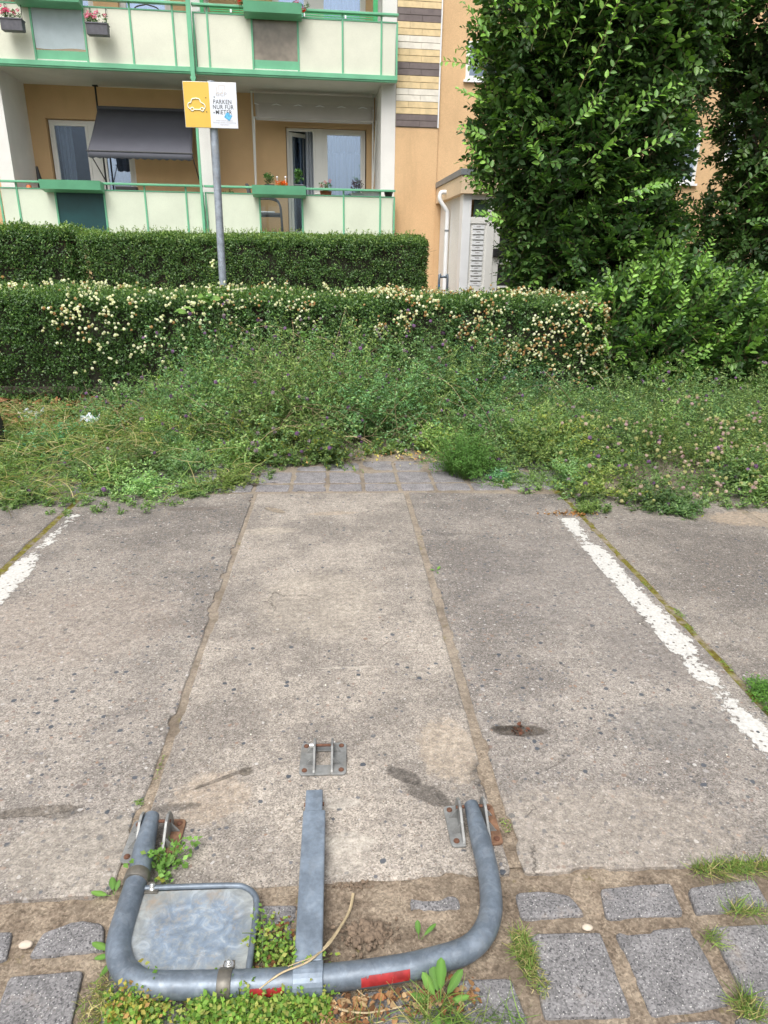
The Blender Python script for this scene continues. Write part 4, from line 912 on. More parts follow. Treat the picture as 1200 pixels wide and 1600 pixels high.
pot('planter_box', 'long white planter box behind the handrail beside the terracotta pot', 'planter', FU(505, 305, .25), .25, 2.60, .30, .13, .16, M['pvc'])
pot('planter_box', 'pale blue white box behind the handrail at the right end', 'planter', FU(580, 306, .08), .08, 2.675, .32, .10, .14, M['pot_w'])
pot('bowl', 'dark bowl on a terracotta dish at the right corner of the lower balcony', 'bowl', FU(607, 305, .06), .06, 2.68, .17, .10, .17, M['black'], round_=True)
pot('potted_plant', 'broad-leaved green plant behind the handrail next to the sign post', 'potted plant', FU(358, 305, .2), .2, 2.45, .3, .15, .2, M['pot_g'], 14, hgt=.12)
for px, lab in ((433, 'white ball-topped stake left above the marigolds'), (446, 'white ball-topped stake right above the marigolds')):
    u_, z_ = FP(px, 277, -.1); t = thing('plant_stake', lab, 'plant stake', (u_, -.1, 2.79), frame='B', group='white stakes in the trough'); b = MB(); b.tube([(u_, -.1, 2.76), (u_, -.1, z_)], .007, 6); b.sphere((u_, -.1, z_), .02); b.build('stake', M['white'], t)
t = thing('traffic_cone', 'orange cone tip showing above the lower left balustrade', 'cone', (FU(45, 290, .35), .35, 2.2), frame='B'); u_ = FU(45, 290, .35); b = MB(); b.tube([(u_, .35, 2.2), (u_, .35, 2.24), (u_, .35, 2.76)], [.24, .15, .035], 14); b.build('cone', M['cone'], t)
t = thing('folded_parasol', 'slim black folded parasol by the white side wall', 'parasol', (FU(61, 285, .9), .9, 1.97), frame='B'); u_ = FU(61, 275, .9); b = MB(); b.tube([(u_, .9, 1.98), (u_, .9, 2.6), (u_-.0, .9, 2.9), (u_-.02, .9, 3.13)], [.02, .045, .045, .02], 10); b.build('canopy', M['black'], t)
t = thing('laptop_case', 'flat black case lying behind the left handrail', 'case', (FU(198, 295, .3), .3, 2.66), frame='B'); u_ = FU(198, 292, .3); b = MB(); b.box(u_-.19, .2, 2.70, u_+.19, .4, 2.77); b.build('shell', M['black'], t, .01); b = MB(); b.box(u_-.30, .19, 2.0, u_+.2, .42, 2.699); b.build('shelf', M['pvc'], t)

# ================================================================== ENTRANCE PORCH
po = thing('entrance_porch', 'white entrance porch with peach fascia, letterboxes and glazed door', 'porch', (3.3, -.9, 0), frame='B')
PD = -1.97; pu0 = 2.63
def PFU(x, y, d=PD): return FU(x, y, d)
b = MB(); b.box(pu0, PD-.06, 2.60, 6.2, DW, 2.875); b.build('fascia', M['peach'], po, .004)
b = MB(); b.box(pu0-.02, PD-.08, 2.876, 6.22, PD-.03, 2.97); b.box(pu0-.02, PD-.03, 2.876, pu0+.03, DW-.001, 2.97); b.box(pu0+.03, PD-.03, 2.877, 6.2, DW-.001, 2.90); b.build('roof_flashing', M['greymetal'], po, .003)
up = PFU(733, 400); b = MB(); b.box(pu0+.06, PD+.02, -.1, up-.0, PD+.26, 2.60); b.build('pillar', M['white'], po, .004)
b = MB(); b.box(pu0+.10, PD+.26, -.1, pu0+.22, DW-.03, 2.60); b.build('side_wall', M['white_r'], po)
ue2 = PFU(759, 400)
b = MB(); b.box(up, PD+.05, 1.14, ue2, PD+.12, 2.15); panel = b.build('letterbox_panel', M['pvc'], po, .002)
b = MB(); b.box(up, PD+.03, 2.15, ue2, PD+.13, 2.25); b.box(up, PD+.03, 2.52, ue2, PD+.13, 2.60); b.box(up, PD+.03, 1.06, ue2, PD+.13, 1.14); b.box(ue2, PD+.03, -.1, ue2+.13, PD+.13, 2.60); b.box(up, PD+.031, .55, ue2, PD+.13, .62); b.build('door_frame', M['pvc'], po, .003)
b = MB(); b.box(up+.05, PD+.06, 2.25, ue2-.01, PD+.09, 2.52); b.build('transom_window', simple('greenish pane', (.05, .075, .06), .08), po)
b = MB(); b.box(up, PD+.06, .62, ue2, PD+.09, 1.06); b.build('side_light', M['dark'], po)
lb = None; hh = 1.0/12
for k in range(12):
    if lb is None:
        b = MB(); b.box(up+.045, PD+.038, 1.15, ue2-.045, PD+.0495, 1.15+hh*.72); lb = b.build('letterbox', M['white'], po, .002); f_ = MB(); f_.box(up+.05, PD+.030, 1.148, ue2-.05, PD+.040, 1.1515); fo = f_.build('flap_edge', M['cast'], po)
        n_ = MB(); n_.box((up+ue2)/2-.035, PD+.034, 1.15+hh*.42, (up+ue2)/2+.035, PD+.0375, 1.15+hh*.56); no = n_.build('name_plate', M['ink_soft'], po)
    else:
        dup_part(lb, (0, 0, hh*k)); dup_part(fo, (0, 0, hh*k)); dup_part(no, (0, 0, hh*k))
ud2 = ue2+.13; b = MB(); frame_boxes(b, ud2, ud2+1.0, .05, 2.56, PD+.05, PD+.11, .11); b.box(ud2+.11, PD+.05, 1.50, ud2+.89, PD+.11, 1.60); b.box(ud2+.11, PD+.05, 1.12, ud2+.89, PD+.11, 1.15); dd = b.build('door', M['pvc'], po, .004)
b = MB(); b.box(ud2+.11, PD+.07, .16, ud2+.89, PD+.08, 2.45); b.build('pane', M['black'], dd)
b = MB(); b.box(ud2+.0, PD-.02, 1.62, ud2+.20, PD+.05, 1.76); b.build('handle', M['black'], dd, .01)
b = MB(); b.box(ud2+1.0, PD+.03, -.1, 6.1, PD+.13, 2.60); b.build('front_wall', M['white'], po)
dpx = pu0-.02; b = MB(); uA = pu0-.05
b.tube(catmull([(pu0+.01, -.75, 2.72), (uA-.02, -.75, 2.72), (uA-.06, -.75, 2.68), (uA-.05, -.75, 2.58), (uA+.07, -.75, 2.42), (uA+.09, -.75, 2.34), (uA+.09, -.75, 2.0), (uA+.09, -.75, .0)], 5), .038, 12); dp = b.build('downpipe', M['white'], po)
b = MB(); b.tube([(uA+.09, -.75, 2.06), (uA+.09, -.75, 2.09)], .043, 12); b.build('pipe_collar', M['greymetal'], dp)
hr = thing('handrail', 'small grey steel hoop handrail beside the porch steps', 'handrail', (2.52, -1.97, 0), frame='B')
ha, hb = FU(686, 440, -1.9), FU(699, 440, -1.9); hz = FZ(692, 433, -1.9); b = MB(); b.tube(catmull([(ha, -1.9, 0), (ha, -1.9, hz-.05), (ha+.03, -1.9, hz), (hb-.03, -1.9, hz), (hb, -1.9, hz-.05), (hb, -1.9, 0)], 4), .021, 10); b.build('rail', M['galv'], hr)
b = MB(); b.tube([(ha+.0, -1.925, .7), (ha+.0, -1.925, hz-.12)], .012, 6); b.build('reflector', simple('blue tape', (.05, .2, .5)), hr)

# ================================================================== SIGN
sg = thing('parking_sign', 'yellow and white tenants-only parking sign on a galvanised post behind the flowering hedge', 'sign', (-1.27, 8.38, 0))
def SP(px, py, Y=8.30): r = ray(px, py); p = CC + Y/r[1]*r; return p
b = MB(); pt = SP(332, 160, 8.38); pb_ = SP(350, 470, 8.38); dirv = (pt-pb_)/(pt[2]-pb_[2]); p0 = pb_ + dirv*(0-pb_[2]); p1 = pb_ + dirv*(SP(330, 127, 8.38)[2]-pb_[2]); b.tube([v3(p0), v3(p1)], .042, 16); b.build('post', M['galv_post'], sg)
cs = {k: SP(*v, 8.31) for k, v in dict(tl=(285, 126.5), tm=(326, 128.5), tr=(368, 130), bl=(291, 198), bm=(330, 199.5), br=(372, 201)).items()}
xL, xM, xR = (cs['tl'][0]+cs['bl'][0])/2, (cs['tm'][0]+cs['bm'][0])/2, (cs['tr'][0]+cs['br'][0])/2
zT = cs['tm'][2]; zBt = cs['bm'][2]
YS = 8.31
b = MB(); b.box(xL-.004, YS, zBt-.004, xR+.004, YS+.012, zT+.004); pn = b.build('sign_board', M['alu'], sg, .002)
b = MB(); b.box(xL, YS-.002, zBt, xM, YS, zT); b.build('yellow_face', M['yellow'], pn)
b = MB(); b.box(xM, YS-.0021, zBt, xR, YS, zT); b.build('white_face', M['signwhite'], pn)
b = MB()
for z in (zT-.08, zBt+.10): b.box(-1.33, YS+.012, z, -1.24, YS+.045, z+.03)
b.tube([(-1.30, YS+.03, zT+.002), (-1.28, YS+.03, zT+.02), (-1.26, YS+.03, zT+.002)], .006, 6); b.build('bracket', M['galv'], sg)
# pictogram of a car in outline
W_, H_ = xM-xL, zT-zBt; cxs, czs = xL+W_*.47, zBt+H_*.49; S_ = W_*.34
def cp(x, z): return (cxs+x*S_, YS-.004, czs+z*S_)
out = [(-.62, -.42), (-.92, -.30), (-.98, .02), (-.85, .20), (-.62, .26), (-.42, .62), (.30, .66), (.55, .30), (.88, .12), (1.0, -.08), (.95, -.32), (.80, -.42)]
b = MB(); pts = catmull([cp(*p) for p in out], 4); b.tube(pts, .006, 6); b.tube([cp(-.32, -.45), cp(.48, -.45)], .006, 6)
for wx in (-.5, .65): b.tube([cp(wx+.18*math.cos(a), -.42+.18*math.sin(a)) for a in np.linspace(0, 2*PI, 17)], .006, 6, cap=False)
b.build('car_pictogram', M['signline'], pn)
def text(s_, x, z, size, mat, name='lettering', par=pn, y=YS-.0028, align='CENTER', rz=0, sx=1.0):
    c = bpy.data.curves.new('t', 'FONT'); c.body = s_; c.size = size; c.align_x = align; c.align_y = 'CENTER'; c.extrude = .0004; c.space_character = 1.12; c.offset = .0003 if size > .052 else 0
    o = bpy.data.objects.new('t', c); COL.objects.link(o); bpy.context.view_layer.update()
    me = bpy.data.meshes.new_from_object(o.evaluated_get(bpy.context.evaluated_depsgraph_get())); bpy.data.objects.remove(o); bpy.data.curves.remove(c)
    base = BASE[par.name][0]; me.transform(Matrix.Translation((x-base[0], y-base[1], z-base[2])) @ Matrix.Rotation(math.radians(90), 4, 'X') @ Matrix.Scale(sx, 4, (1, 0, 0)))
    me.materials.clear(); me.materials.append(mat); return link(name, me, par)
xc = xM+(xR-xM)*.47; hh = zT-zBt; ww = xR-xM
text('PARKEN', xc, zBt+hh*.575, .056, M['ink'], sx=.86); text('NUR FÜR', xc+.005, zBt+hh*.460, .056, M['ink'], sx=.86); text('MIETER', xc+.008, zBt+hh*.345, .056, M['ink'], sx=.86)
text('GCP', xc-.008, zBt+hh*.74, .050, M['ink_soft'], sx=1.1)
for k, (s_, sz) in enumerate((('Widerrechtlich geparkte', .017), ('Fahrzeuge werden kostenpflichtig', .017), ('abgeschleppt', .017))): text(s_, xc+.01, zBt+hh*(.165-.045*k), sz, M['ink_soft'], 'small_print', sx=.92)
b = MB(); ez = zBt+hh*.86; ex = xc-.01; b.box(ex-.045, YS-.0035, ez-.045, ex+.022, YS-.0022, ez-.039); b.box(ex-.045, YS-.0035, ez-.039, ex-.039, YS-.0022, ez+.018); b.box(ex-.022, YS-.0035, ez+.028, ex+.045, YS-.0022, ez+.034); b.box(ex+.039, YS-.0035, ez-.03, ex+.045, YS-.0022, ez+.028); b.box(ex-.022, YS-.0035, ez-.012, ex-.016, YS-.0022, ez+.028); b.box(ex+.016, YS-.0035, ez-.039, ex+.022, YS-.0022, ez+.005); b.build('emblem', M['ink_beige'], pn)
b = MB(); q = math.radians(-28); sx_, sz_ = xc+.052, zBt+hh*.265; c_, s_ = math.cos(q), math.sin(q)
poly = [(-.033, -.028), (.030, -.034), (.036, .026), (.004, .022), (-.006, .036), (-.030, .020)]; b.prismY([(sx_+x*c_-z*s_, sz_+x*s_+z*c_) for x, z in poly], YS-.0045, YS-.003); b.build('sticker', M['sticker'], pn)
b = MB()
for (x, z) in ((xL+W_*.86, zBt+hh*.66), (xL+W_*.86, zBt+hh*.35), (xM+ww*.18, zBt+hh*.68), (xM+ww*.14, zBt+hh*.34)): b.tube([(x, YS-.006, z), (x, YS-.002, z)], .0055, 8)
b.build('rivet', M['black'], pn)

# ================================================================== VEGETATION
DARKG = [(.045, .100, .028), (.065, .138, .036), (.085, .170, .045), (.056, .120, .038)]
MIDG = [(.100, .195, .052), (.130, .235, .062), (.110, .205, .078)]
LITEG = [(.21, .33, .08), (.26, .38, .10), (.19, .29, .09)]
def rounded_box_points(n, x0, x1, y0, y1, z0, z1, fr_top=.4, rnd=.18, ends=True, und=.06, seed=0):
    """points and outward normals on the front, top and end faces of a clipped hedge with soft edges"""
    wf = (x1-x0)*(z1-z0); wt = (x1-x0)*(y1-y0)*fr_top*2; we = (y1-y0)*(z1-z0) if ends else 0
    f = rng.choice(3, n, p=np.array([wf, wt, we])/(wf+wt+we)); a, b = rng.random(n), rng.random(n)
    P = np.zeros((n, 3)); N = np.zeros((n, 3))
    m = f == 0; P[m] = np.stack([x0+(x1-x0)*a[m], np.full(m.sum(), y0), z0+(z1-z0)*b[m]], 1); N[m] = [0, -1, 0]
    m = f == 1; P[m] = np.stack([x0+(x1-x0)*a[m], y0+(y1-y0)*b[m], np.full(m.sum(), z1)], 1); N[m] = [0, 0, 1]
    m = f == 2; P[m] = np.stack([np.full(m.sum(), x1), y0+(y1-y0)*a[m], z0+(z1-z0)*b[m]], 1); N[m] = [1, 0, 0]
    # pull edges in to round them
    c = np.array([(x0+x1)/2, (y0+y1)/2, z1-rnd]); h = np.array([(x1-x0)/2-rnd, (y1-y0)/2-rnd, 0])
    q = P-c; q2 = np.stack([np.clip(q[:, 0], -1e9, h[0]), np.clip(q[:, 1], -h[1], h[1]), np.minimum(q[:, 2], 0)], 1); d = q-q2; L = np.linalg.norm(d, axis=1)
    m = L > 1e-4; d[m] /= L[m, None]; P[m] = (c+q2)[m]+d[m]*rnd; N[m] = d[m]
    u_ = (fbm(P[:, 0]+seed, P[:, 2]*1.1+P[:, 1]*.9, 1.7, 3, seed % 5)-.5)*und*2 + (fbm(P[:, 0]+seed, P[:, 2]+P[:, 1], 7, 2, 1)-.5)*und*1.1
    return P+N*u_[:, None], N
def leaf_skin(g, P, N, depth, L, W, cols, spread=.9, oval=False, lite=None, litep=0.0, up=.35):
    n = len(P); k = rng.random(n)**1.4; P = P - N*(k*depth)[:, None] + rng.normal(size=(n, 3))*.008
    D = unit(N*.55 + rng.normal(size=(n, 3))*spread + [0, 0, up]); F = unit(N + rng.normal(size=(n, 3))*.7 + [0, 0, .5])
    C = pick(cols, n)*(1+rng.normal(size=(n, 1))*.22)
    if lite is not None:
        m = (rng.random(n) < litep*(.45+1.9*np.clip(N[:, 2], 0, 1))) & (k < .45); C[m] = pick(lite, m.sum())*rng.uniform(.75, 1.1, (m.sum(), 1))  # pale leaves favour upward faces: light from above put into the leaf colours
    leaves(g, P, D, F, L*rng.uniform(.7, 1.25, n), W*rng.uniform(.7, 1.2, n), np.clip(C, .004, .9), oval)

# --- back hedge, clipped, behind the sign post
def hedge(name, label, x0, x1, y0, y1, z0, z1, n, Lf, cols, lite, lp, group, seed, und=.05, rnd=.14, cin=.13, flowers=None):
    t = thing(name, label, 'hedge', ((x0+x1)/2, (y0+y1)/2, 0), group=group)
    P, N = rounded_box_points(n, x0, x1, y0, y1, z0, z1, rnd=rnd, und=und, seed=seed); g = Geo()
    hol = fbm(P[:, 0]*1.0+seed, P[:, 2]+P[:, 1], 8.5, 2, 3); kk = (hol > .44) | (rng.random(n) < .22) | (N[:, 2] > .6); P = P[kk]; N = N[kk]; n = len(P)
    leaf_skin(g, P, N, .14, Lf, Lf*.52, cols, lite=lite, litep=lp); g.build('foliage', M['leaf'], t)
    ms = int(60*(x1-x0)); Ps = np.stack([rng.uniform(x0+.05, x1-.05, ms), rng.uniform(y0+.02, y0+.7, ms), np.full(ms, z1-.03)], 1); PS = curves(Ps, rng.normal(size=(ms, 3))*[.3, .3, 0]+[0, 0, 1], rng.uniform(.04, .13, ms), 4, 0, .2); gs = Geo(); sticks(gs, PS, .0016, .0008, np.array([.16, .2, .07])); tt_ = np.linspace(.3, 1, 7); A_, T_ = at(PS, tt_); k7 = ms*7
    leaves(gs, A_.reshape(-1, 3), rng.normal(size=(k7, 3))+[0, 0, .6], rng.normal(size=(k7, 3))*.5+[0, 0, 1], rng.uniform(.6, 1.1, k7)*Lf*.95, Lf*.45, pick(lite, k7)); gs.build('top_shoots', M['leaf'], t)
    b = MB(); b.box(x0+cin, y0+cin, .25, x1-cin, y1-cin, z1-cin); b.build('dark_core', M['core'], t)  # solid dark box, no twigs: its colour stands in for shade in the gaps
    m = 900; g = Geo(); P, N = rounded_box_points(m, x0, x1, y0, y1, z0, z1-.1, rnd=rnd, und=und, seed=seed); st = P-N*.16
    PL = curves(st, N*.5+rng.normal(size=(m, 3))*.5+[0, 0, .9], rng.uniform(.12, .3, m), 4, .1, .4); sticks(g, PL, .003, .0012, vary((.16, .11, .07), m)); g.build('twigs', M['twig'], t)
    return t
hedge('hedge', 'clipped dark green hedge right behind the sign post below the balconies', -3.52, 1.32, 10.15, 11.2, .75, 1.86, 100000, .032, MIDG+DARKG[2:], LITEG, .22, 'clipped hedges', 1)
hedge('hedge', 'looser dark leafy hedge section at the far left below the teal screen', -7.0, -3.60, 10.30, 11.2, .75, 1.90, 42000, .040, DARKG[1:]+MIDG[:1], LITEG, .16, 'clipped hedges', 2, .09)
# --- front hedge with cream blossoms
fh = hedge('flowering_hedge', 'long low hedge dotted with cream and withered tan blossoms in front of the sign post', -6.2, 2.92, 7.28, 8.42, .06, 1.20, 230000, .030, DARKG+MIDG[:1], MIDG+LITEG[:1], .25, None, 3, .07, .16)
def blossom(g, P, N, r, cols, n=12):
    m = len(P); Pc = np.repeat(P, n, 0); Nn = np.repeat(N, n, 0); D = unit(rng.normal(size=(m*n, 3))+Nn*.5); rr_ = np.repeat(r, n)
    C = np.repeat(cols, n, 0)*(1+rng.normal(size=(m*n, 1))*.08); Q_ = Pc + D*(rr_*.55)[:, None]
    T = unit(np.cross(D, rng.normal(size=(m*n, 3)))); leaves(g, Q_-T*(rr_*.6)[:, None], T, D, rr_*1.25, rr_*1.15, np.clip(C, 0, .9), False, .0, .0)
g = Geo(); CREAM = [(.76, .74, .62), (.82, .80, .72), (.70, .67, .50)]; TAN = [(.50, .32, .15), (.58, .42, .22), (.42, .25, .11)]
def add_bloss(n, x0, x1, dens, tanp, r0=.013, r1=.024):
    P, N = rounded_box_points(n, x0, x1, 7.28, 8.42, .25, 1.20, rnd=.16, und=.07, seed=3, ends=x1 > 2.8)
    k = dens(P[:, 0], P[:, 1], P[:, 2]); cl = .25+.6*fbm(P[:, 0]+5, P[:, 2]*1.3+P[:, 1], 3.2, 3, 2); k = k*np.clip((cl-.46)*6, 0, 1); keep = rng.random(n) < k; P = P[keep]; N = N[keep]
    rep = rng.integers(1, 4, len(P)); P = np.repeat(P, rep, 0); N = np.repeat(N, rep, 0); P = P+rng.normal(size=P.shape)*[.024, .018, .022]+N*.03
    C = pick(CREAM, len(P)); tp = rng.random(len(P)) < tanp(P[:, 0]); C[tp] = pick(TAN, tp.sum()); blossom(g, P, N, rng.uniform(r0, r1, len(P)), C)
add_bloss(2700, -5.2, -.9, lambda x, y, z: np.clip((z-.62)*2.2, 0, 1)*np.where(z > 1.15, .30, .8), lambda x: .12, .012, .023)
add_bloss(500, -4.0, -1.2, lambda x, y, z: .35*(z < .85), lambda x: .05)
add_bloss(1000, -.9, .8, lambda x, y, z: np.clip((z-.85)*4, 0, 1)*np.where(z > 1.15, .35, .8), lambda x: .25, .011, .021)
add_bloss(4200, .4, 2.92, lambda x, y, z: np.clip((z-.25)*1.5, .15, 1)*np.where(z > 1.15, .50, .7), lambda x: .40, .010, .022)
fl = g.build('blossoms', M['petal'], fh); fl['kind'] = 'stuff'
for (px, py, lab) in ((781, 0, ''),): pass
def spire(x, y, z0, h, lab, tan=.6, stemc=(.08, .16, .04), leafy=True):
    t = thing('flower_spire', lab, 'flower spire', (x, y, z0), group='tall blossom shoots over the hedge'); g = Geo(); PL = curves(np.array([[x, y, z0]]), np.array([[rng.normal()*.1, 0, 1.]]), h, 5, .0, .1); sticks(g, PL, .004, .002, np.array(stemc)); g.build('stem', M['twig'], t)
    if leafy:
        g = Geo(); n = 26; A, T = at(PL, np.linspace(.1, .9, n)); D = rng.normal(size=(n, 3))*[1, 1, .3]+[0, 0, .5]; leaves(g, A[0], D, rng.normal(size=(n, 3))*.4+[0, 0, 1], .05, .014, pick(MIDG+LITEG, n)); g.build('foliage', M['leaf'], t)
    g = Geo(); n = 12; A, T = at(PL, np.linspace(.82, 1, n)); P = A[0]+rng.normal(size=(n, 3))*[.012, .012, .006]; C = pick(CREAM, n); m = rng.random(n) < tan; C[m] = pick(TAN, m.sum())+.08; blossom(g, P, np.tile([0, 0, 1.], (n, 1)), np.full(n, .016), C); g.build('flower_head', M['petal'], t)
p = CC + 7.6/ray(326, 405)[1]*ray(326, 405); spire(p[0], 7.6, p[2]-.42, .42, 'lone white-tipped shoot rising left of the sign post', 0)
for (px, py, lab) in ((797, 466, 'left of three tan blossom spires above the hedge by the entrance door'), (812, 468, 'middle tan blossom spire above the hedge by the entrance door'), (824, 470, 'right of three tan blossom spires by the big shrub')):
    p = CC + 8.0/ray(px, py)[1]*ray(px, py); spire(p[0], 8.0, p[2]-.22, .24, lab, .6, leafy=False)
p = CC + 7.3/ray(508, 442)[1]*ray(508, 442); spire(p[0], 7.4, p[2]-.25, .25, 'single cream flower head standing above the middle of the hedge', 0, leafy=False)

# --- hornbeams: leafy sprays set on the shells of lobed crowns
def crown(parent, ells, per_m2, L, cols, lite, litep, twl=(.22, .5), m=11, inner=.5, seed=0, name='crown', up=.3, cut=None, pieces=1, bark=True, extra=None):
    Ps = []; Ns = []; Ks = []
    for (c, r) in ells:
        c = np.array(c); r = np.array(r, float); area = 4*PI*((r[0]*r[1])**1.6/3+(r[0]*r[2])**1.6/3+(r[1]*r[2])**1.6/3)**(1/1.6); n = int(area*per_m2)
        d = unit(rng.normal(size=(n, 3))); k = rng.random(n)**.55*(1-inner)+inner; k[:n//4] = 1.0
        lump = 1+(fbm(d[:, 0]*2+c[0], d[:, 2]*2+d[:, 1]*1.7+c[2], 1.3, 3, seed % 5)-.5)*.42
        P = c + d*r*(k*lump)[:, None]; keep = np.ones(n, bool)
        for (c2, r2) in ells:
            if c2 is c or np.allclose(c2, c): continue
            keep &= (((P-np.array(c2))/np.array(r2))**2).sum(1) > .55
        if cut is not None: keep &= cut(P)
        Ps.append(P[keep]); Ns.append(unit(d/r)[keep]); Ks.append(k[keep])
    P = np.concatenate(Ps); N = np.concatenate(Ns); K = np.concatenate(Ks); n = len(P)
    D = unit(N*.75 + rng.normal(size=(n, 3))*.45 + [0, 0, up]); tl = rng.uniform(*twl, n); PL = curves(P-D*tl[:, None]*.45, D, tl, 5, .35, .3)
    if bark: g = Geo(); sticks(g, PL, .004, .0012, vary((.11, .085, .05), n, .2)); g.build('twigs', M['twig'], parent)
    t = np.linspace(.12, 1.0, m); A, T = at(PL, t); sgn = np.where(np.arange(m) % 2, 1., -1.)[None, :, None]
    pn = unit(np.cross(np.cross(D, rng.normal(size=(n, 3))*.5+[0, 0, 1]), D))[:, None, :]; S = unit(np.cross(T, pn)); last = (np.arange(m) == m-1)[None, :, None]
    DD = T*.55 + S*sgn*np.where(last, 0, .85) + rng.normal(size=A.shape)*.16; NN = pn + rng.normal(size=A.shape)*.28
    C = pick(cols, n)[:, None, :]*(1+rng.normal(size=(n, m, 1))*.16); young = (rng.random(n) < litep) & (K > .86)
    lc = pick(lite, n)[:, None, :]; w = (young[:, None]*np.clip((t-.25)/.6, 0, 1)[None, :])[:, :, None]; C = C*(1-w)+lc*w
    LL = L*rng.uniform(.65, 1.15, (n, m))*(1-.45*(t[None, :] > .9)); g = Geo()
    if extra: shoots(g, *extra)
    leaves(g, A.reshape(-1, 3), DD.reshape(-1, 3), NN.reshape(-1, 3), LL.ravel(), LL.ravel()*.56, np.clip(C.reshape(-1, 3), .004, .9), True, .14, .12)
    return g.build(name, M['leaf'], parent)
def shoots(g, starts, dirs, lens, L, cols):
    P = np.array(starts, float); n = len(P); PL = curves(P, np.array(dirs, float), np.array(lens), 7, .12, .12); sticks(g, PL, .005, .0015, vary((.13, .14, .05), n, .1)); 
    m = 15; t = np.linspace(.1, 1, m); A, T = at(PL, t); sgn = np.where(np.arange(m) % 2, 1., -1.)[None, :, None]; S = unit(np.cross(T, rng.normal(size=(n, 1, 3))*.6+[.1, -1, .3]))
    DD = T*.7+S*sgn*.8+rng.normal(size=A.shape)*.2; NN = rng.normal(size=A.shape)*.35+[0, -.6, .8]; LL = L*rng.uniform(.75, 1.1, (n, m))*(1-.4*t[None, :]**3)
    leaves(g, A.reshape(-1, 3), DD.reshape(-1, 3), NN.reshape(-1, 3), LL.ravel(), LL.ravel()*.55, np.clip(pick(cols, n*m)*(1+rng.normal(size=(n*m, 1))*.15), 0, .9), True, .16, .1)
def limbs(parent, base, tips, r0, n_side=3, seed=0):
    r = random.Random(seed); b = MB(); base = Vector(base)
    b.tube([base, base+Vector((0, 0, .3)), base+Vector((.03, 0, .7))], [r0*1.25, r0, r0*.92], 12); top = base+Vector((.03, 0, .65)); b.build('trunk', M['bark'], parent)
    for tp in tips:
        b = MB(); tp = Vector(tp); mid = top.lerp(tp, .45)+Vector((r.uniform(-.15, .15), r.uniform(-.1, .1), r.uniform(-.1, .15))); pts = catmull([top, mid, tp], 6); k = len(pts); b.tube(pts, [r0*.55*(1-.8*i/k)+.006 for i in range(k)], 8)
        for q in range(n_side):
            i = int(k*r.uniform(.3, .85)); s_ = Vector(pts[i]); e = s_+Vector((r.uniform(-.6, .6), r.uniform(-.6, .3), r.uniform(.2, .7))); b.tube(catmull([s_, s_.lerp(e, .5)+Vector((0, 0, -.05)), e], 4), [.016-.0014*j for j in range(9)], 6)
        b.build('limb', M['bark'], parent)
XY = lambda px, py, Y: (lambda p: (float(p[0]), float(p[1]), float(p[2])))(CC + Y/ray(px, py)[1]*ray(px, py))
HB = [(.042, .098, .026), (.058, .128, .031), (.075, .158, .038), (.036, .082, .026)]
HL_ = [(.15, .29, .05), (.19, .35, .06), (.12, .24, .05)]
tr = thing('hornbeam_tree', 'tall dense hornbeam with bright shoots overhanging the entrance porch', 'tree', (3.0, 9.0, 0))
limbs(tr, (3.1, 9.1, -.05), [(2.4, 8.7, 2.2), (2.9, 8.8, 3.4), (3.6, 9.0, 3.0), (3.2, 9.1, 4.8), (2.3, 9.0, 3.8), (3.9, 9.2, 2.3)], .11, 4, 3)
st = []; di = []; le = []
for (px, py, Y, dx, dz, l) in ((770, 70, 8.2, -.5, .5, .5), (760, 110, 8.2, -.8, .2, .5), (770, 95, 8.1, -.9, .3, .4), (765, 215, 8.2, -.9, .3, .35), (775, 270, 8.1, -.7, .6, .45), (775, 310, 8.0, -.7, .5, .4), (760, 160, 8.1, -.9, .25, .35), (790, 345, 8.0, -.8, .2, .35),
                               (880, 90, 7.6, .3, .9, .8), (905, 140, 7.6, .35, .9, .9), (850, 60, 7.7, .3, 1, .7), (830, 80, 7.8, .1, 1, .6), (920, 170, 7.5, .45, .9, .8), (940, 80, 7.6, .2, 1, .7), (955, 210, 7.5, .6, .7, .55), (975, 250, 7.5, .9, .45, .6), (960, 320, 7.6, .9, .35, .45),
                               (870, 10, 7.7, .2, 1, .6), (935, 25, 7.7, .5, .9, .6), (890, 200, 7.7, .5, .5, .4), (845, 260, 7.7, -.3, .6, .3), (990, 180, 7.7, .7, .6, .5), (985, 300, 7.6, .7, .2, .4), (800, 20, 8.0, -.2, 1, .5), (910, 260, 7.6, .8, .6, .5), (780, 30, 8.1, -.4, .8, .5)):
    st.append(XY(px, py, Y)); di.append((dx, -.15, dz)); le.append(l)
crown(tr, [((3.25, 9.0, 1.75), (1.08, .95, .95)), ((2.98, 9.0, 2.9), (1.20, 1.05, 1.15)), ((3.05, 8.9, 4.1), (1.30, 1.1, 1.1)), ((3.1, 8.9, 5.3), (1.15, 1.0, 1.0))], 160, .098, HB, HL_, .30, seed=1, inner=.30, extra=(st, di, le, .088, [tuple(1.35*c for c in k) for k in HL_]+[(.12, .26, .05)]))
tr = thing('hornbeam_tree', 'shady hornbeam at the right edge arching over the gap in the foliage', 'tree', (6.4, 9.6, 0))
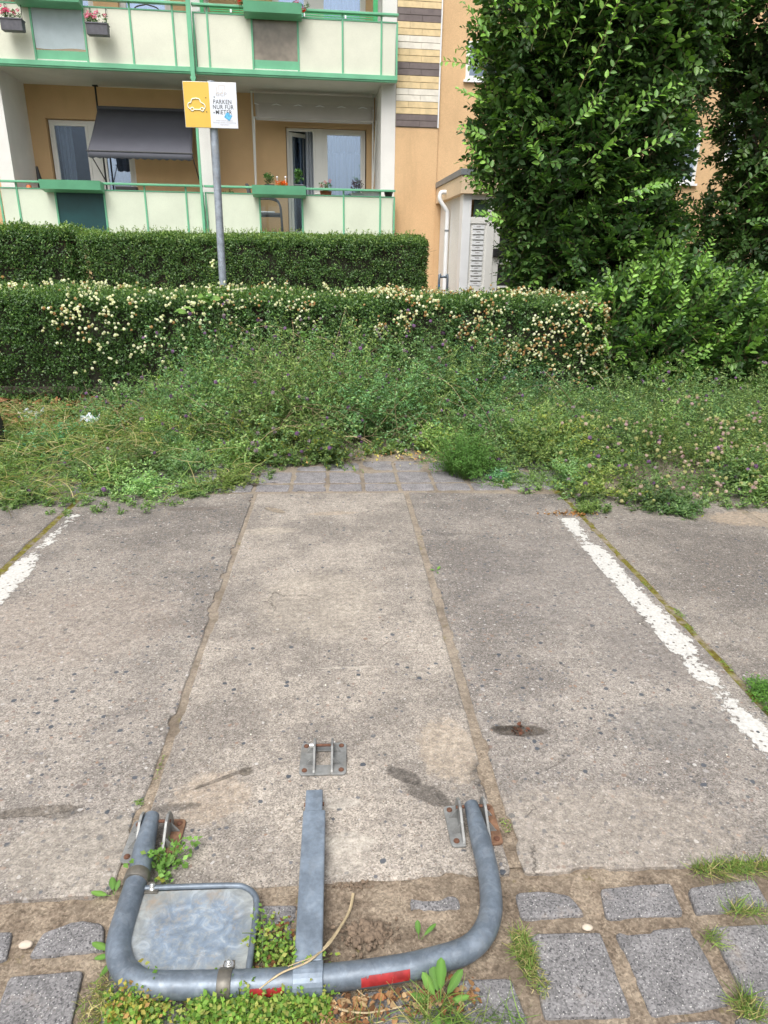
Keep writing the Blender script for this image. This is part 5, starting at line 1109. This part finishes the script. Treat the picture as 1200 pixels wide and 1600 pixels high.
crown(tr, [((6.45, 9.6, 2.1), (1.45, 1.0, 1.2)), ((6.3, 9.6, 3.3), (1.35, 1.05, 1.1)), ((6.1, 9.6, 4.5), (1.6, 1.1, 1.0)), ((5.0, 9.7, 4.75), (1.2, .95, .95)), ((5.6, 9.7, 5.7), (1.6, 1.0, .9))], 105, .092, HB, HL_, .06, seed=2, inner=.35, extra=([XY(1135, 330, 8.6), XY(1150, 300, 8.6), XY(1160, 350, 8.5), XY(1090, 60, 8.6), XY(1100, 110, 8.6), XY(1060, 110, 8.5), XY(1180, 260, 8.5)], [(.7, -.1, .6), (.6, 0, .6), (.9, 0, .2), (.6, 0, .3), (.9, 0, .1), (.8, 0, .2), (.5, 0, .6)], [.6, .6, .5, .6, .5, .5, .6], .085, [(.07, .16, .035), (.09, .20, .045)]))
crown(tr, [((4.45, 9.9, 3.6), (.6, .4, .35)), ((5.05, 9.9, 2.0), (.5, .4, .4))], 40, .08, HB, HL_, .05, seed=4, inner=.2, name='sparse_sprays')
limbs(tr, (6.3, 9.7, -.05), [(5.3, 9.6, 3.4), (5.0, 9.6, 4.6), (6.2, 9.6, 4.2), (7.0, 9.6, 3.6), (5.6, 9.5, 2.4)], .12, 4, 5)
sh = thing('hornbeam_shrub', 'low hornbeam shrub with light green upright tips right of the flowering hedge', 'shrub', (3.9, 7.7, 0))
st = []; di = []; le = []
for (px, py, l, dx) in ((975, 480, .55, .02), (940, 500, .45, -.5), (960, 470, .35, -.4), (1010, 470, .4, .1), (1045, 460, .4, .1), (1080, 450, .35, .2), (1100, 480, .4, .3), (1120, 470, .35, .2), (1060, 500, .35, 0), (1000, 500, .35, -.1), (1150, 480, .35, .4), (1180, 470, .3, .3), (1035, 430, .35, .15), (1090, 420, .3, .2),
                        (1000, 590, .28, .7), (1040, 600, .25, .8), (1055, 590, .25, .9), (950, 560, .22, -.3), (1020, 540, .3, .3), (1130, 530, .3, .5), (1160, 550, .3, .6), (930, 520, .25, -.6)):
    st.append(XY(px, py, 7.15)); di.append((dx, -.25, 1.0 if abs(dx) < .6 else .5)); le.append(l)
crown(sh, [((3.45, 7.75, .74), (.72, .72, .66)), ((4.55, 7.9, .66), (.85, .8, .66)), ((5.3, 8.0, .62), (.7, .8, .66)), ((3.75, 7.9, 1.12), (.50, .55, .46)), ((4.35, 8.0, 1.05), (.38, .5, .42))], 165, .082, [tuple(1.15*c for c in k) for k in HB], HL_, .62, (.18, .42), seed=3, inner=.45, up=.55, extra=(st, di, le, .076, [tuple(1.3*c for c in k) for k in HL_]))
b = MB()
for k in range(7): x = 3.2+k*.3; b.tube(catmull([(3.9+(x-3.9)*.3, 7.9, -.05), (x, 7.8, .4), (x+random.uniform(-.2, .2), 7.6, 1.0)], 4), [.028-.0022*j for j in range(9)], 7)
b.build('stems', M['bark'], sh)
pb = thing('privet_bush', 'pale small-leaved bush glimpsed behind the gap between the hornbeams', 'bush', (6.2, 10.3, 0)); g = Geo(); n = 26000; d = unit(rng.normal(size=(n, 3))); lump = 1+(fbm(d[:, 0]*2, d[:, 2]*2+d[:, 1], 2.2, 3)-.5)*.4
leaf_skin(g, np.array([6.0, 10.2, .9])+d*[1.7, .7, 1.05]*lump[:, None], d, .2, .034, .016, [(.08, .15, .06), (.10, .18, .07), (.05, .10, .04)]); g.build('foliage', M['leaf'], pb); b = MB()
for k in range(6): b.tube([(6.1, 10.3, -.05), (5.2+k*.35, 10.25, 1.3)], [.03, .008], 6)
b.build('stems', M['bark'], pb)
# dark evergreen mass further right, outside the main view
# --- weeds: lucerne with purple heads, cut grass, chickweed, tufts (nobody could count them)
LUC = [(.150, .255, .085), (.190, .310, .098), (.108, .195, .075), (.23, .345, .11), (.25, .34, .15)]
LUCY = [(.16, .24, .05), (.30, .32, .06), (.13, .22, .06)]
def weeds(name, label, cat, n, area, height, Lf, cols, lean=.5, nodes=22, stem=(.10, .16, .05), sag=.7, flowers=0, fcols=((.16, .085, .19), (.24, .14, .28), (.12, .08, .13), (.30, .24, .27)), extra=None, stray=0, wid=.42, up=1.0, plants=0):
    x, y = area(n); h = height(x, y); k = (h > .015) & ((fbm(x, y, 4.5, 3, 4) > .40) | (rng.random(n) < .45)); x, y, h = x[k], y[k], h[k]; n = len(x)
    D = rng.normal(size=(n, 3))*[lean, lean, .15]+[0, -.15, up]; tone0 = np.zeros(n); hue = np.zeros(n)
    if plants:
        px_, py_ = area(plants*6); hp = height(px_, py_); kk = np.where(hp > .03)[0][:plants]; px_, py_, hp = px_[kk], py_[kk], hp[kk]; K = len(kk)
        own = rng.integers(0, K, n); cl_ = rng.random(n) < .74; az = rng.uniform(0, 2*PI, n); tall = rng.uniform(.65, 1.35, K); le_ = rng.uniform(.05, 1.25, n)
        x = np.where(cl_, px_[own]+.05*np.cos(az)*le_, x); y = np.where(cl_, py_[own]+.05*np.sin(az)*le_, y); h = np.where(cl_, hp[own]*tall[own]*(1+.25*le_), h*.55)
        D[cl_] = np.stack([np.cos(az)*le_, np.sin(az)*le_-.12, 1.15-.35*le_], 1)[cl_]+rng.normal(size=(cl_.sum(), 3))*.12
        tone0 = np.where(cl_, rng.normal(0, .22, K)[own], -.15); hue = np.where(cl_, rng.normal(0, .5, K)[own], 0)
    h = np.minimum(h, .86); P = np.stack([x, y, np.full(n, .0)+np.clip(y-4.7, 0, 3)*.012], 1)
    PL = curves(P, D, h*rng.uniform(.7, 1.3, n)*1.15, 7, sag, .7); PL[:, :, 2] = np.maximum(PL[:, :, 2], .006)
    g = Geo(); C0 = vary(stem, n, .2); sticks(g, PL, .0022, .0010, C0)
    t = np.linspace(.18, 1.0, nodes); A, T = at(PL, t); A = A+rng.normal(size=A.shape)*.012; m = nodes
    tone = np.clip((fbm(P[:, 0], P[:, 1], 2.2, 3, 1)-.5)*.6+tone0, -.5, .7)
    for j in range(3):
        az = rng.normal(size=A.shape); D2 = az*[1, 1, .5]+[0, 0, .35]; NN = rng.normal(size=A.shape)*.5+[0, -.25, 1]; LL = Lf*rng.uniform(.6, 1.25, (n, m))
        C = pick(cols, n*m)*(1+np.repeat(tone, m)[:, None]+rng.normal(size=(n*m, 1))*.15)
        C = C*(1+np.repeat(hue, m)[:, None]*np.array([.28, .05, -.18]))
        if extra is not None:
            mk = np.repeat(extra(x, y), m) > rng.random(n*m); C[mk] = pick(LUCY, mk.sum())
        leaves(g, (A+rng.normal(size=A.shape)*.006).reshape(-1, 3), D2.reshape(-1, 3), NN.reshape(-1, 3), LL.ravel(), LL.ravel()*wid, np.clip(C, .005, .9), False, .12, .1)
    if flowers:
        q = rng.choice(n, min(flowers, n), replace=False); P2 = PL[q, -1]+[0, 0, .008]; blossom(g, P2, np.tile([0, -.3, 1.], (len(q), 1)), rng.uniform(.013, .024, len(q)), pick(fcols, len(q)), 10)
    if stray:
        q = rng.choice(n, stray); PL2 = curves(P[q], rng.normal(size=(stray, 3))*[1.2, .6, .3]+[0, -.3, .8], rng.uniform(.3, .8, stray)*np.clip(height(P[q][:, 0], P[q][:, 1])*2.2, .4, 1.3), 8, .8, .6); PL2[:, :, 2] = np.maximum(PL2[:, :, 2], .008)
        sticks(g, PL2, .0020, .0012, vary((.24, .25, .10), stray, .3))
    o = g.build(name, M['leaf_s']); return tag(o, label, cat, None, 'stuff')
def gauss(x, c, s): return np.exp(-((x-c)/s)**2)
def sstep(x, a, b): t = np.clip((x-a)/(b-a), 0, 1); return t*t*(3-2*t)
# middle mass climbing over the hedge
def h_mid(x, y):
    front = 5.35+.25*np.sin(x*2.1)+.35*sstep(np.abs(x-.1), .9, 1.9)+.3*sstep(-x, .9, 2.2)
    top = 1.12*np.maximum(gauss(x, -.25, .80), .50*gauss(x, 1.0, .6)) + .06*gauss(x, -1.4, .8) + .13
    return top*sstep(y, front, front+1.75)**.75*(.40+1.2*fbm(x, y, 3.0, 3, 2))*(x > -2.4)*(x < 2.6) + .12*(y > front)*(x > -2.4)*(x < 2.6)
weeds('lucerne_thicket', 'tangled green lucerne with dark purple heads leaning on the middle of the flowering hedge', 'weeds', 6200, lambda n: (rng.uniform(-2.4, 2.5, n), rng.uniform(5.2, 7.35, n)), h_mid, .029, LUC, plants=70, flowers=700, stray=160, sag=.55, extra=lambda x, y: .5*gauss(y, 5.5, .2))
# right mound
def h_right(x, y):
    e = np.minimum(4.05+.9*np.clip(1.9-x, 0, 2)**1.0 + .12*np.sin(x*3), 9) + .25*gauss(x, 1.55, .12); d = y-e
    return np.where(d > 0, (.10+.34*sstep(d, 0, .9))*(.40+1.15*fbm(x, y, 3.6, 3, 3))*sstep(x, 1.0, 1.7), 0)*(1-.35*sstep(y, 6.3, 7.2))
weeds('lucerne_mound', 'low spreading mound of lucerne and clover spilling onto the right-hand slab', 'weeds', 9000, lambda n: (rng.uniform(1.0, 6.0, n), rng.uniform(3.95, 7.6, n)), h_right, .026, LUC, plants=150, nodes=18, flowers=450, stray=120, extra=lambda x, y: .22*gauss(x, 1.9, .25)*gauss(y, 4.7, .5)+.12*gauss(x, 3.4, .8)*gauss(y, 4.3, .4))
g = Geo(); n = 420; x = rng.normal(3.2, .75, n); y = rng.uniform(4.05, 5.2, n); hz_ = h_right(x, y); k = hz_ > 0; P = np.stack([x, y, hz_*.95+.015], 1)[k]; blossom(g, P, np.tile([0, -.3, 1.], (len(P), 1)), rng.uniform(.012, .021, len(P)), pick([(.45, .42, .22), (.50, .40, .34), (.42, .30, .30), (.40, .40, .18)], len(P)), 10)
tag(g.build('clover_heads', M['petal']), 'faded cream and pinkish clover heads over the lower right of the lucerne mound', 'clover', None, 'stuff')
# left heap of mown grass and lucerne
def h_left(x, y):
    e = 4.28+.16*np.sin(x*1.7+1)+.55*sstep(x, -1.4, -.55); d = y-e
    return np.where(d > 0, (.085+.13*sstep(d, 0, .8))*(.65+.7*fbm(x, y, 3, 3, 4)), 0)*(1-sstep(x, -.75, -.35))*(1-.45*sstep(y, 6.2, 7.0))
def loose_stems(name, label, n, area, L, cols, lean, sag, r=.0022, zf=None):
    x, y = area(n); P = np.stack([x, y, (zf(x, y) if zf else 0*x)+.01], 1); PL = curves(P, rng.normal(size=(n, 3))*[lean, lean*.6, .3]+[0, -.2, 1], rng.uniform(*L, n), 8, sag, .7); PL[:, :, 2] = np.maximum(PL[:, :, 2], .01); g = Geo(); sticks(g, PL, r, r*.5, np.clip(pick(cols, n)*(1+rng.normal(size=(n, 1))*.2), .01, .9)); return tag(g.build(name, M['twig']), label, 'dry stems', None, 'stuff')
loose_stems('dry_stems', 'thin straw coloured and brown stems tangled through the lucerne in the middle', 260, lambda n: (rng.normal(-.2, .9, n), rng.uniform(5.6, 7.1, n)), (.3, .85), [(.38, .30, .18), (.24, .17, .11), (.30, .30, .14)], .9, 1.1, .0032, lambda x, y: h_mid(x, y)*.35)
loose_stems('dry_stems', 'pale dead stems sticking out at the foot of the right end of the hedge', 70, lambda n: (rng.normal(2.3, .5, n), rng.uniform(6.2, 7.1, n)), (.25, .7), [(.45, .37, .22), (.28, .20, .12)], .9, .9, .0032)
g = Geo()
for (px, py, Y, k) in ((318, 462, 7.0, 7), (338, 470, 7.0, 5), (300, 480, 7.0, 5), (345, 655, 6.4, 4), (362, 690, 6.2, 3), (470, 520, 6.9, 5), (600, 560, 6.8, 5), (240, 600, 6.9, 4), (520, 640, 6.4, 4), (1010, 700, 5.6, 4), (1120, 650, 6.0, 4), (900, 700, 5.4, 4)):
    c = np.array(XY(px, py, Y)); D = rng.normal(size=(k, 3))*[1, .6, .4]+[0, -.5, .2]; leaves(g, np.tile(c, (k, 1))+rng.normal(size=(k, 3))*[.05, .03, .03], D, rng.normal(size=(k, 3))*.3+[0, -.5, .8], rng.uniform(.06, .10, k), rng.uniform(.04, .07, k), pick([(.16, .30, .06), (.12, .25, .06), (.22, .36, .09)], k), True, .15, .25)
    PL = curves(c[None]-[0, 0, min(.45, c[2]-.02)], np.array([[.05, -.05, 1.]]), min(.45, c[2]-.02), 5, 0, .1); sticks(g, PL, .003, .002, np.array([.14, .2, .07]))
tag(g.build('broadleaf_weeds', M['leaf_s']), 'scattered larger pale green leaves poking out of the lucerne and hedge', 'weeds', None, 'stuff')
weeds('mown_lucerne', 'flattened mix of mown lucerne on the left between the slabs and the hedge', 'weeds', 7500, lambda n: (rng.uniform(-5.5, -.4, n), rng.uniform(4.2, 7.35, n)), h_left, .024, LUC, plants=120, nodes=16, lean=1.1, sag=1.2, flowers=170, stray=60)
def grass(name, label, P, L, W, cols, lean=.5, sag=.8, k=6):
    n = len(P); PL = curves(P, rng.normal(size=(n, 3))*[lean, lean, .1]+[0, 0, 1], L, k, sag, .5); PL[:, :, 2] = np.maximum(PL[:, :, 2], .004); g = Geo(); ribbons(g, PL, W, np.clip(pick(cols, n)*(1+rng.normal(size=(n, 1))*.2), .01, .9)); return tag(g.build(name, M['leaf_s']), label, 'grass', None, 'stuff')
GR = [(.14, .24, .06), (.19, .29, .07), (.26, .32, .10)]; STRAW = [(.42, .36, .17), (.34, .32, .12), (.50, .43, .24)]
n = 8000; x = rng.uniform(-5.2, -.6, n); y = rng.uniform(4.3, 7.0, n); hh_ = h_left(x, y); k = (hh_ > 0) & (fbm(x, y, 1.4, 2, 1) > .42); P = np.stack([x, y, hh_*rng.uniform(.35, .95, n)], 1)[k]
grass('mown_grass', 'yellowing cut grass blades strewn on the left in front of the hedge', P, rng.uniform(.08, .26, len(P)), .006, GR+GR+STRAW, 1.8, .9)
n = 380; x = rng.uniform(-4.5, -.9, n); y = rng.uniform(4.8, 6.7, n); hh_ = h_left(x, y); k = hh_ > 0; P = np.stack([x, y, hh_+.02], 1)[k]
grass('straw', 'long pale dry straws lying over the cut grass on the left', P, rng.uniform(.12, .36, len(P)), .0045, STRAW, 3.0, .5)
# shoots on the ground near the mounds
def patch(name, label, cx, cy, rx, ry, n, h, Lf, cols, **kw):
    def ar(k): a = rng.uniform(0, 2*PI, k); r = np.sqrt(rng.random(k)); return cx+rx*r*np.cos(a), cy+ry*r*np.sin(a)
    return weeds(name, label, 'weeds', n, ar, lambda x, y: h*(1.15-((x-cx)/rx)**2*.5-((y-cy)/ry)**2*.4)*(.6+.8*fbm(x, y, 12, 2)), Lf, cols, **kw)
c = G(728, 745); patch('lucerne_clump', 'small upright lucerne clump at the end of the paving strip', c[0], c[1]+.1,   .14, .20, 200, .26, .018, [(.09, .20, .045), (.11, .23, .05)], nodes=20, lean=.3)
c = G(850, 760); patch('creeping_weed', 'sparse creeping weed on the slab end left of the white bay line', c[0]-.1, c[1]+.1, .34, .16, 120, .07, .014, LUC, nodes=10, lean=1.6, sag=1)
c = G(915, 800); patch('bright_weed', 'tiny bright green weed at the top of the right bay line', c[0], c[1], .035, .05, 40, .08, .014, LITEG, nodes=10)
c = G(1190, 1105); patch('joint_weed', 'dense little weed cushion growing from the joint at the right edge', c[0]+.085, c[1], .085, .15, 130, .045, .012, [(.10, .22, .04), (.13, .27, .05), (.08, .18, .04)], nodes=12, lean=1)
# chickweed in front of and under the barrier
CW = [(.16, .30, .045), (.21, .37, .06), (.11, .22, .04), (.27, .37, .08), (.34, .36, .10)]
def chick(name, label, px, py, rx, ry, n, h, Lf=.0125, cols=CW, lean=1.0, nodes=7, up=1.0):
    c = G(px, py); return patch(name, label, c[0], c[1], rx, ry, n, h, Lf, cols, nodes=nodes, lean=lean, sag=.9, wid=.66, extra=lambda x, y: x*0+.10, stem=(.16, .22, .08), up=up)
chick('chickweed', 'bright chickweed mat spreading under the bottom bar of the barrier', 400, 1582, .150, .044, 330, .042)
chick('chickweed', 'chickweed stems climbing between corner plate and middle strut', 425, 1490, .036, .045, 48, .075)
chick('chickweed', 'yellowing chickweed tuft at the bottom edge left of the barrier', 215, 1590, .050, .028, 90, .05, cols=CW+[(.42, .36, .08), (.40, .24, .09)])
chick('chickweed', 'pale green sprig growing beside the left hinge bracket', 262, 1362, .022, .018, 13, .075, .018, [(.17, .33, .07), (.22, .40, .10)], .6)
chick('chickweed', 'small sprig in front of the right part of the strut foot', 470, 1540, .035, .02, 40, .05)
# grass tufts in the joints
def tuft(px, py, rx, ry, n, L, label, cols=GR, lean=.7):
    c = G(px, py); a = rng.uniform(0, 2*PI, n); r = np.sqrt(rng.random(n)); P = np.stack([c[0]+rx*r*np.cos(a), c[1]+ry*r*np.sin(a), np.full(n, -.008)], 1)
    return grass('grass_tuft', label, P, rng.uniform(.4, 1.1, n)*L, .0028, cols, lean, .8)
tuft(1150, 1358, .13, .022, 520, .055, 'grass growing along the joint at the lower right slab edge', GR+STRAW[:1])
tuft(818, 1490, .022, .060, 420, .045, 'grass filling the joint right of the barrier', GR+STRAW[:1])
tuft(840, 1530, .02, .05, 160, .03, 'brownish grass in the joint beside the first paver', STRAW+GR)
tuft(1165, 1425, .06, .012, 130, .06, 'grass between the right pavers', GR+STRAW[:1]); tuft(1115, 1466, .02, .018, 60, .05, 'small grass tuft between two right pavers'); tuft(1165, 1575, .03, .03, 200, .06, 'grass tuft at the lower right corner', GR+STRAW[:1])
tuft(150, 1570, .03, .06, 300, .035, 'mossy grass in the joint left of the barrier', GR+STRAW); tuft(680, 1590, .06, .03, 150, .10, 'long grass blades below the barrier bar', GR+STRAW[:1], .6); tuft(760, 1600, .10, .02, 90, .10, 'arching grass blades over the lower paver', GR, 1.2); tuft(560, 1600, .06, .02, 50, .09, 'thin grass blades at the bottom edge under the strut', GR+STRAW)
tuft(218, 1255, .012, .012, 40, .02, 'speck of grass at the left slab joint', LITEG); tuft(790, 1290, .014, .03, 60, .018, 'moss beside the right hinge bracket', LITEG+STRAW[:1]); tuft(250, 1200, .006, .06, 40, .012, 'moss line in the left slab joint', GR)
for (px, py, n, lab) in ((1062, 960, 60, 'upper'), (1080, 985, 60, 'middle'), (1135, 1040, 50, 'lower'), (1010, 915, 30, 'small')): tuft(px, py, .014, .05, n, .02, lab+' moss cushion in the joint beside the white line', LITEG+GR)
# dandelions and plantain: each a plant of its own
def plant(px, py, lab, lv, cols=((.10, .21, .045), (.14, .27, .06))):
    c = G(px, py); t = thing('dandelion', lab, 'dandelion', (c[0], c[1], -.005), group='dandelions in the joints')
    for (az, el, L, W) in lv:
        k = 9; a = math.radians(az); e = math.radians(el); V = []; F_ = []; d = np.array([math.cos(a)*math.cos(e), math.sin(a)*math.cos(e), math.sin(e)]); s = np.array([-math.sin(a), math.cos(a), 0]); p = np.array([c[0], c[1], .0])
        for i in range(k+1):
            u_ = i/k; w = W*.82*(.10+.9*max(0, math.sin(PI*min(1, max(0, (u_-.22)/.80))))**.7)*(1+.10*math.sin(i*2.6)); w = W*.08 if u_ < .25 else w
            if i == k: w = W*.05
            dd = d-np.array([0, 0, 1])*u_*.55; p = p+dd*L/k; n_ = np.cross(dd, s); V += [p-s*w/2+n_*w*.14*-1, p+n_*0, p+s*w/2-n_*w*.14]
        for i in range(k):
            for j in range(2): F_.append((3*i+j, 3*i+j+1, 3*i+4+j, 3*i+3+j))
        V = np.array(V); V[:, 2] = np.maximum(V[:, 2], .003); C = np.tile(np.array(random.choice(cols))*random.uniform(.85, 1.15), (len(V), 1)); C[1::3] = C[1::3]*1.5
        np_mesh('leaf', V, np.array(F_), M['leaf_s'], C, t, True)
plant(178, 1402, 'dandelion with three blades beside the left bend of the barrier', [(110, 35, .055, .022), (165, 12, .060, .020), (75, 50, .045, .016)])
plant(182, 1492, 'dandelion rosette touching the left bend of the barrier', [(155, 20, .070, .022), (190, 10, .045, .018), (250, 15, .055, .016), (60, 45, .04, .015)])
plant(655, 1472, 'two-leaved dandelion seedling on the sand inside the barrier', [(95, 60, .055, .018), (35, 35, .060, .014)])
plant(688, 1575, 'large dandelion growing up over the bottom bar with the red tape', [(85, 72, .13, .030), (130, 55, .09, .028), (40, 50, .10, .026), (100, 50, .10, .03), (290, 20, .08, .026), (160, 30, .07, .024), (10, 30, .07, .02), (250, 25, .06, .02)])
plant(682, 893, 'tiny dandelion in the right slab joint in the middle of the bay', [(60, 30, .05, .02), (140, 20, .04, .015), (-80, 15, .03, .012)])
# leaf litter, straws, clods, pebbles, scraps
def litter(name, label, n, area, r, z=.004, cols=((.22, .10, .045), (.30, .17, .08), (.16, .08, .04), (.35, .24, .13)), sz=(.012, .03)):
    x, y = area(n); P = np.stack([x, y, z+rng.random(n)*r], 1); g = Geo(); D = rng.normal(size=(n, 3))*[1, 1, .35]; NN = rng.normal(size=(n, 3))*.45+[0, 0, 1]; L = rng.uniform(*sz, n); leaves(g, P, D, NN, L, L*rng.uniform(.4, .9, n), np.clip(pick(cols, n)*(1+rng.normal(size=(n, 1))*.2), .01, .9), True, .2, .15); return tag(g.build(name, M['litter']), label, 'dead leaves', None, 'stuff')
litter('leaf_litter', 'brown oak leaf litter along the foot of the hedge on the left', 1500, lambda n: (rng.uniform(-5, -1.3, n), rng.uniform(6.2, 7.4, n)), .12, .03, sz=(.03, .11))
litter('leaf_litter', 'crumbled dry leaves under the bottom bar of the barrier', 420, lambda n: (rng.uniform(-.25, .30, n), rng.normal(1.035, .018, n)), .012, sz=(.006, .022))
litter('leaf_litter', 'brown crumbs and dry leaf bits under the chickweed mat', 500, lambda n: (rng.uniform(-.34, .05, n), rng.normal(1.0, .03, n)), .012, sz=(.005, .018))
litter('leaf_litter', 'dry debris beside the chickweed inside the barrier', 150, lambda n: (rng.normal(-.16, .03, n), rng.uniform(1.11, 1.25, n)), .008, sz=(.005, .02))
litter('leaf_litter', 'reddish fibres lying in the pit of the right slab', 26, lambda n: (G(812, 1143)[0]+rng.normal(0, .016, n), G(812, 1143)[1]+rng.normal(0, .010, n)), .006, cols=((.13, .055, .035), (.08, .045, .03)), sz=(.006, .022))
litter('leaf_litter', 'dry yellow leaf bits below the end of the paving strip weeds', 260, lambda n: (rng.uniform(-.55, 1.3, n), rng.normal(5.42, .08, n)), .05, cols=((.42, .36, .10), (.40, .22, .09), (.5, .45, .2)), sz=(.012, .035))
litter('leaf_litter', 'rust coloured debris at the head of the right bay line', 130, lambda n: (rng.normal(1.52, .10, n), rng.normal(4.10, .025, n)), .006, cols=((.25, .12, .04), (.30, .17, .06)), sz=(.008, .025))
litter('sand_specks', 'pale specks and crumbs scattered over the slabs', 260, lambda n: (rng.uniform(-1.6, 1.5, n), rng.uniform(1.4, 4.4, n)), .002, .002, cols=((.6, .57, .5), (.15, .11, .09), (.5, .44, .36)), sz=(.003, .009))
n = 600; c = G(572, 1468); g = MB()
for i in range(230):
    r = random.gauss(0, 1), random.gauss(0, 1); x, y = c[0]+r[0]*.040, c[1]+r[1]*.018; s_ = random.uniform(.003, .011)*(1.1 if abs(r[0]) < 1 else .6); g.sphere((x, y, .006+max(0, .012-abs(r[0])*.005)+random.uniform(0, .006)), s_, None, 6, 4, (random.uniform(.7, 1.3), random.uniform(.7, 1.3), random.uniform(.5, .9)))
for i in range(60): g.sphere((G(550, 1385)[0]+random.gauss(0, .025), G(550, 1385)[1]+random.gauss(0, .006), .002), random.uniform(.002, .006), None, 6, 4, (1, 1, .7))
M['clod'] = simple('crumbly brown earth', (.17, .125, .088), .95, 0, .35, 70, .9, 160)
o = g.build('soil_clods', M['clod']); d_ = o.modifiers.new('rough', 'DISPLACE'); tx = bpy.data.textures.new('clod_noise', 'CLOUDS'); tx.noise_scale = .006; d_.texture = tx; d_.texture_coords = 'GLOBAL'; d_.strength = .006
sd_ = o.modifiers.new('sub', 'SUBSURF'); sd_.levels = 1; sd_.render_levels = 1; o.modifiers.move(1, 0); tag(o, 'heap of brown earth crumbs on the sand inside the barrier right of the strut', 'soil clods', None, 'stuff')
for (px, py, s_, lab) in ((918, 1449, .011, 'pale pebble in the crossing of the right paver joints'), (40, 1476, .013, 'pale pebble in the joint left of the barrier'), (1027, 1167, .0, '')):
    if s_ <= 0: continue
    c = G(px, py); t = MB(); t.sphere((c[0], c[1], .0), s_, None, 10, 7, (1.3, .85, .5)); o = t.build('pebble', M['stone']); tag(o, lab, 'pebble', 'pale pebbles')
def stalk(pts, r0, lab, zs, cat='dry stalk', col='straw'):
    P = [v3(G(x, y, z)) for (x, y), z in zip(pts, zs)]; b = MB(); q = catmull(P, 6); b.tube(q, [r0*(1-.5*i/len(q)) for i in range(len(q))], 6, flat=.5); o = b.build('dry_stalk', simple('dry straw', (.45, .36, .22), .8, 0, .25, 30)); return tag(o, lab, cat)
stalk([(552, 1396), (545, 1425), (520, 1465), (485, 1500), (440, 1520), (405, 1545)], .0045, 'long curved dry stalk lying across the foot of the middle strut', [.006, .010, .035, .064, .068, .05])
stalk([(552, 1400), (540, 1435), (505, 1485), (450, 1510)], .0028, 'thinner dry blade running beside the long stalk over the strut', [.008, .016, .055, .070])
stalk([(518, 1572), (545, 1580), (580, 1582), (640, 1570)], .0035, 'dry stalk lying on the paver below the bottom bar', [.010]*4)
stalk([(512, 1552), (528, 1538), (550, 1540), (570, 1556), (600, 1560)], .0018, 'thin arched dry stem under the bottom bar', [.012, .03, .03, .012, .008])
stalk([(853, 582), (875, 605), (890, 625), (898, 648)], .006, 'bare pale twig leaning against the right end of the hedge', [.75, .6, .45, .3])
def scrap(px, py, z, w, h, lab, rz):
    c = G(px, py, z); k = 9; V = []; F_ = []
    for i in range(k):
        for j in range(k):
            u_, v_ = i/(k-1)-.5, j/(k-1)-.5; x = u_*w*math.cos(rz)-v_*h*math.sin(rz); y = u_*w*math.sin(rz)+v_*h*math.cos(rz); V.append((c[0]+x, c[1]+y, z+.05*v_+.03*math.sin(u_*9)*math.cos(v_*7)+random.uniform(0, .012)))
    for i in range(k-1):
        for j in range(k-1): F_.append((i*k+j, (i+1)*k+j, (i+1)*k+j+1, i*k+j+1))
    b = MB(); b.add(V, F_, None, True); o = b.build('plastic_wrapper', M['plastic']); m_ = o.modifiers.new('thick', 'SOLIDIFY'); m_.thickness = .0008; tag(o, lab, 'wrapper', 'plastic scraps')
scrap(48, 648, .12, .22, .13, 'flat clear plastic wrapper at the foot of the hedge near the left edge', .1); scrap(140, 655, .14, .20, .08, 'crumpled clear plastic scrap in the litter below the hedge', -.5)
t = thing('tree_stump', 'dark weathered wooden stump cut by the left edge of the frame', 'stump', (-2.78, 5.5, 0)); c = G(0, 712)
cx_, cy_ = c[0]-.062, c[1]-.03; b = MB(); t.location = (cx_, cy_, 0); BASE[t.name] = (np.array([cx_, cy_, 0.]), 'W'); b.tube([(cx_, cy_, -.02), (cx_, cy_, .1), (cx_+.01, cy_, .25), (cx_, cy_, .42)], [.13, .125, .13, .11], 18); b.build('log', M['stump'], t)
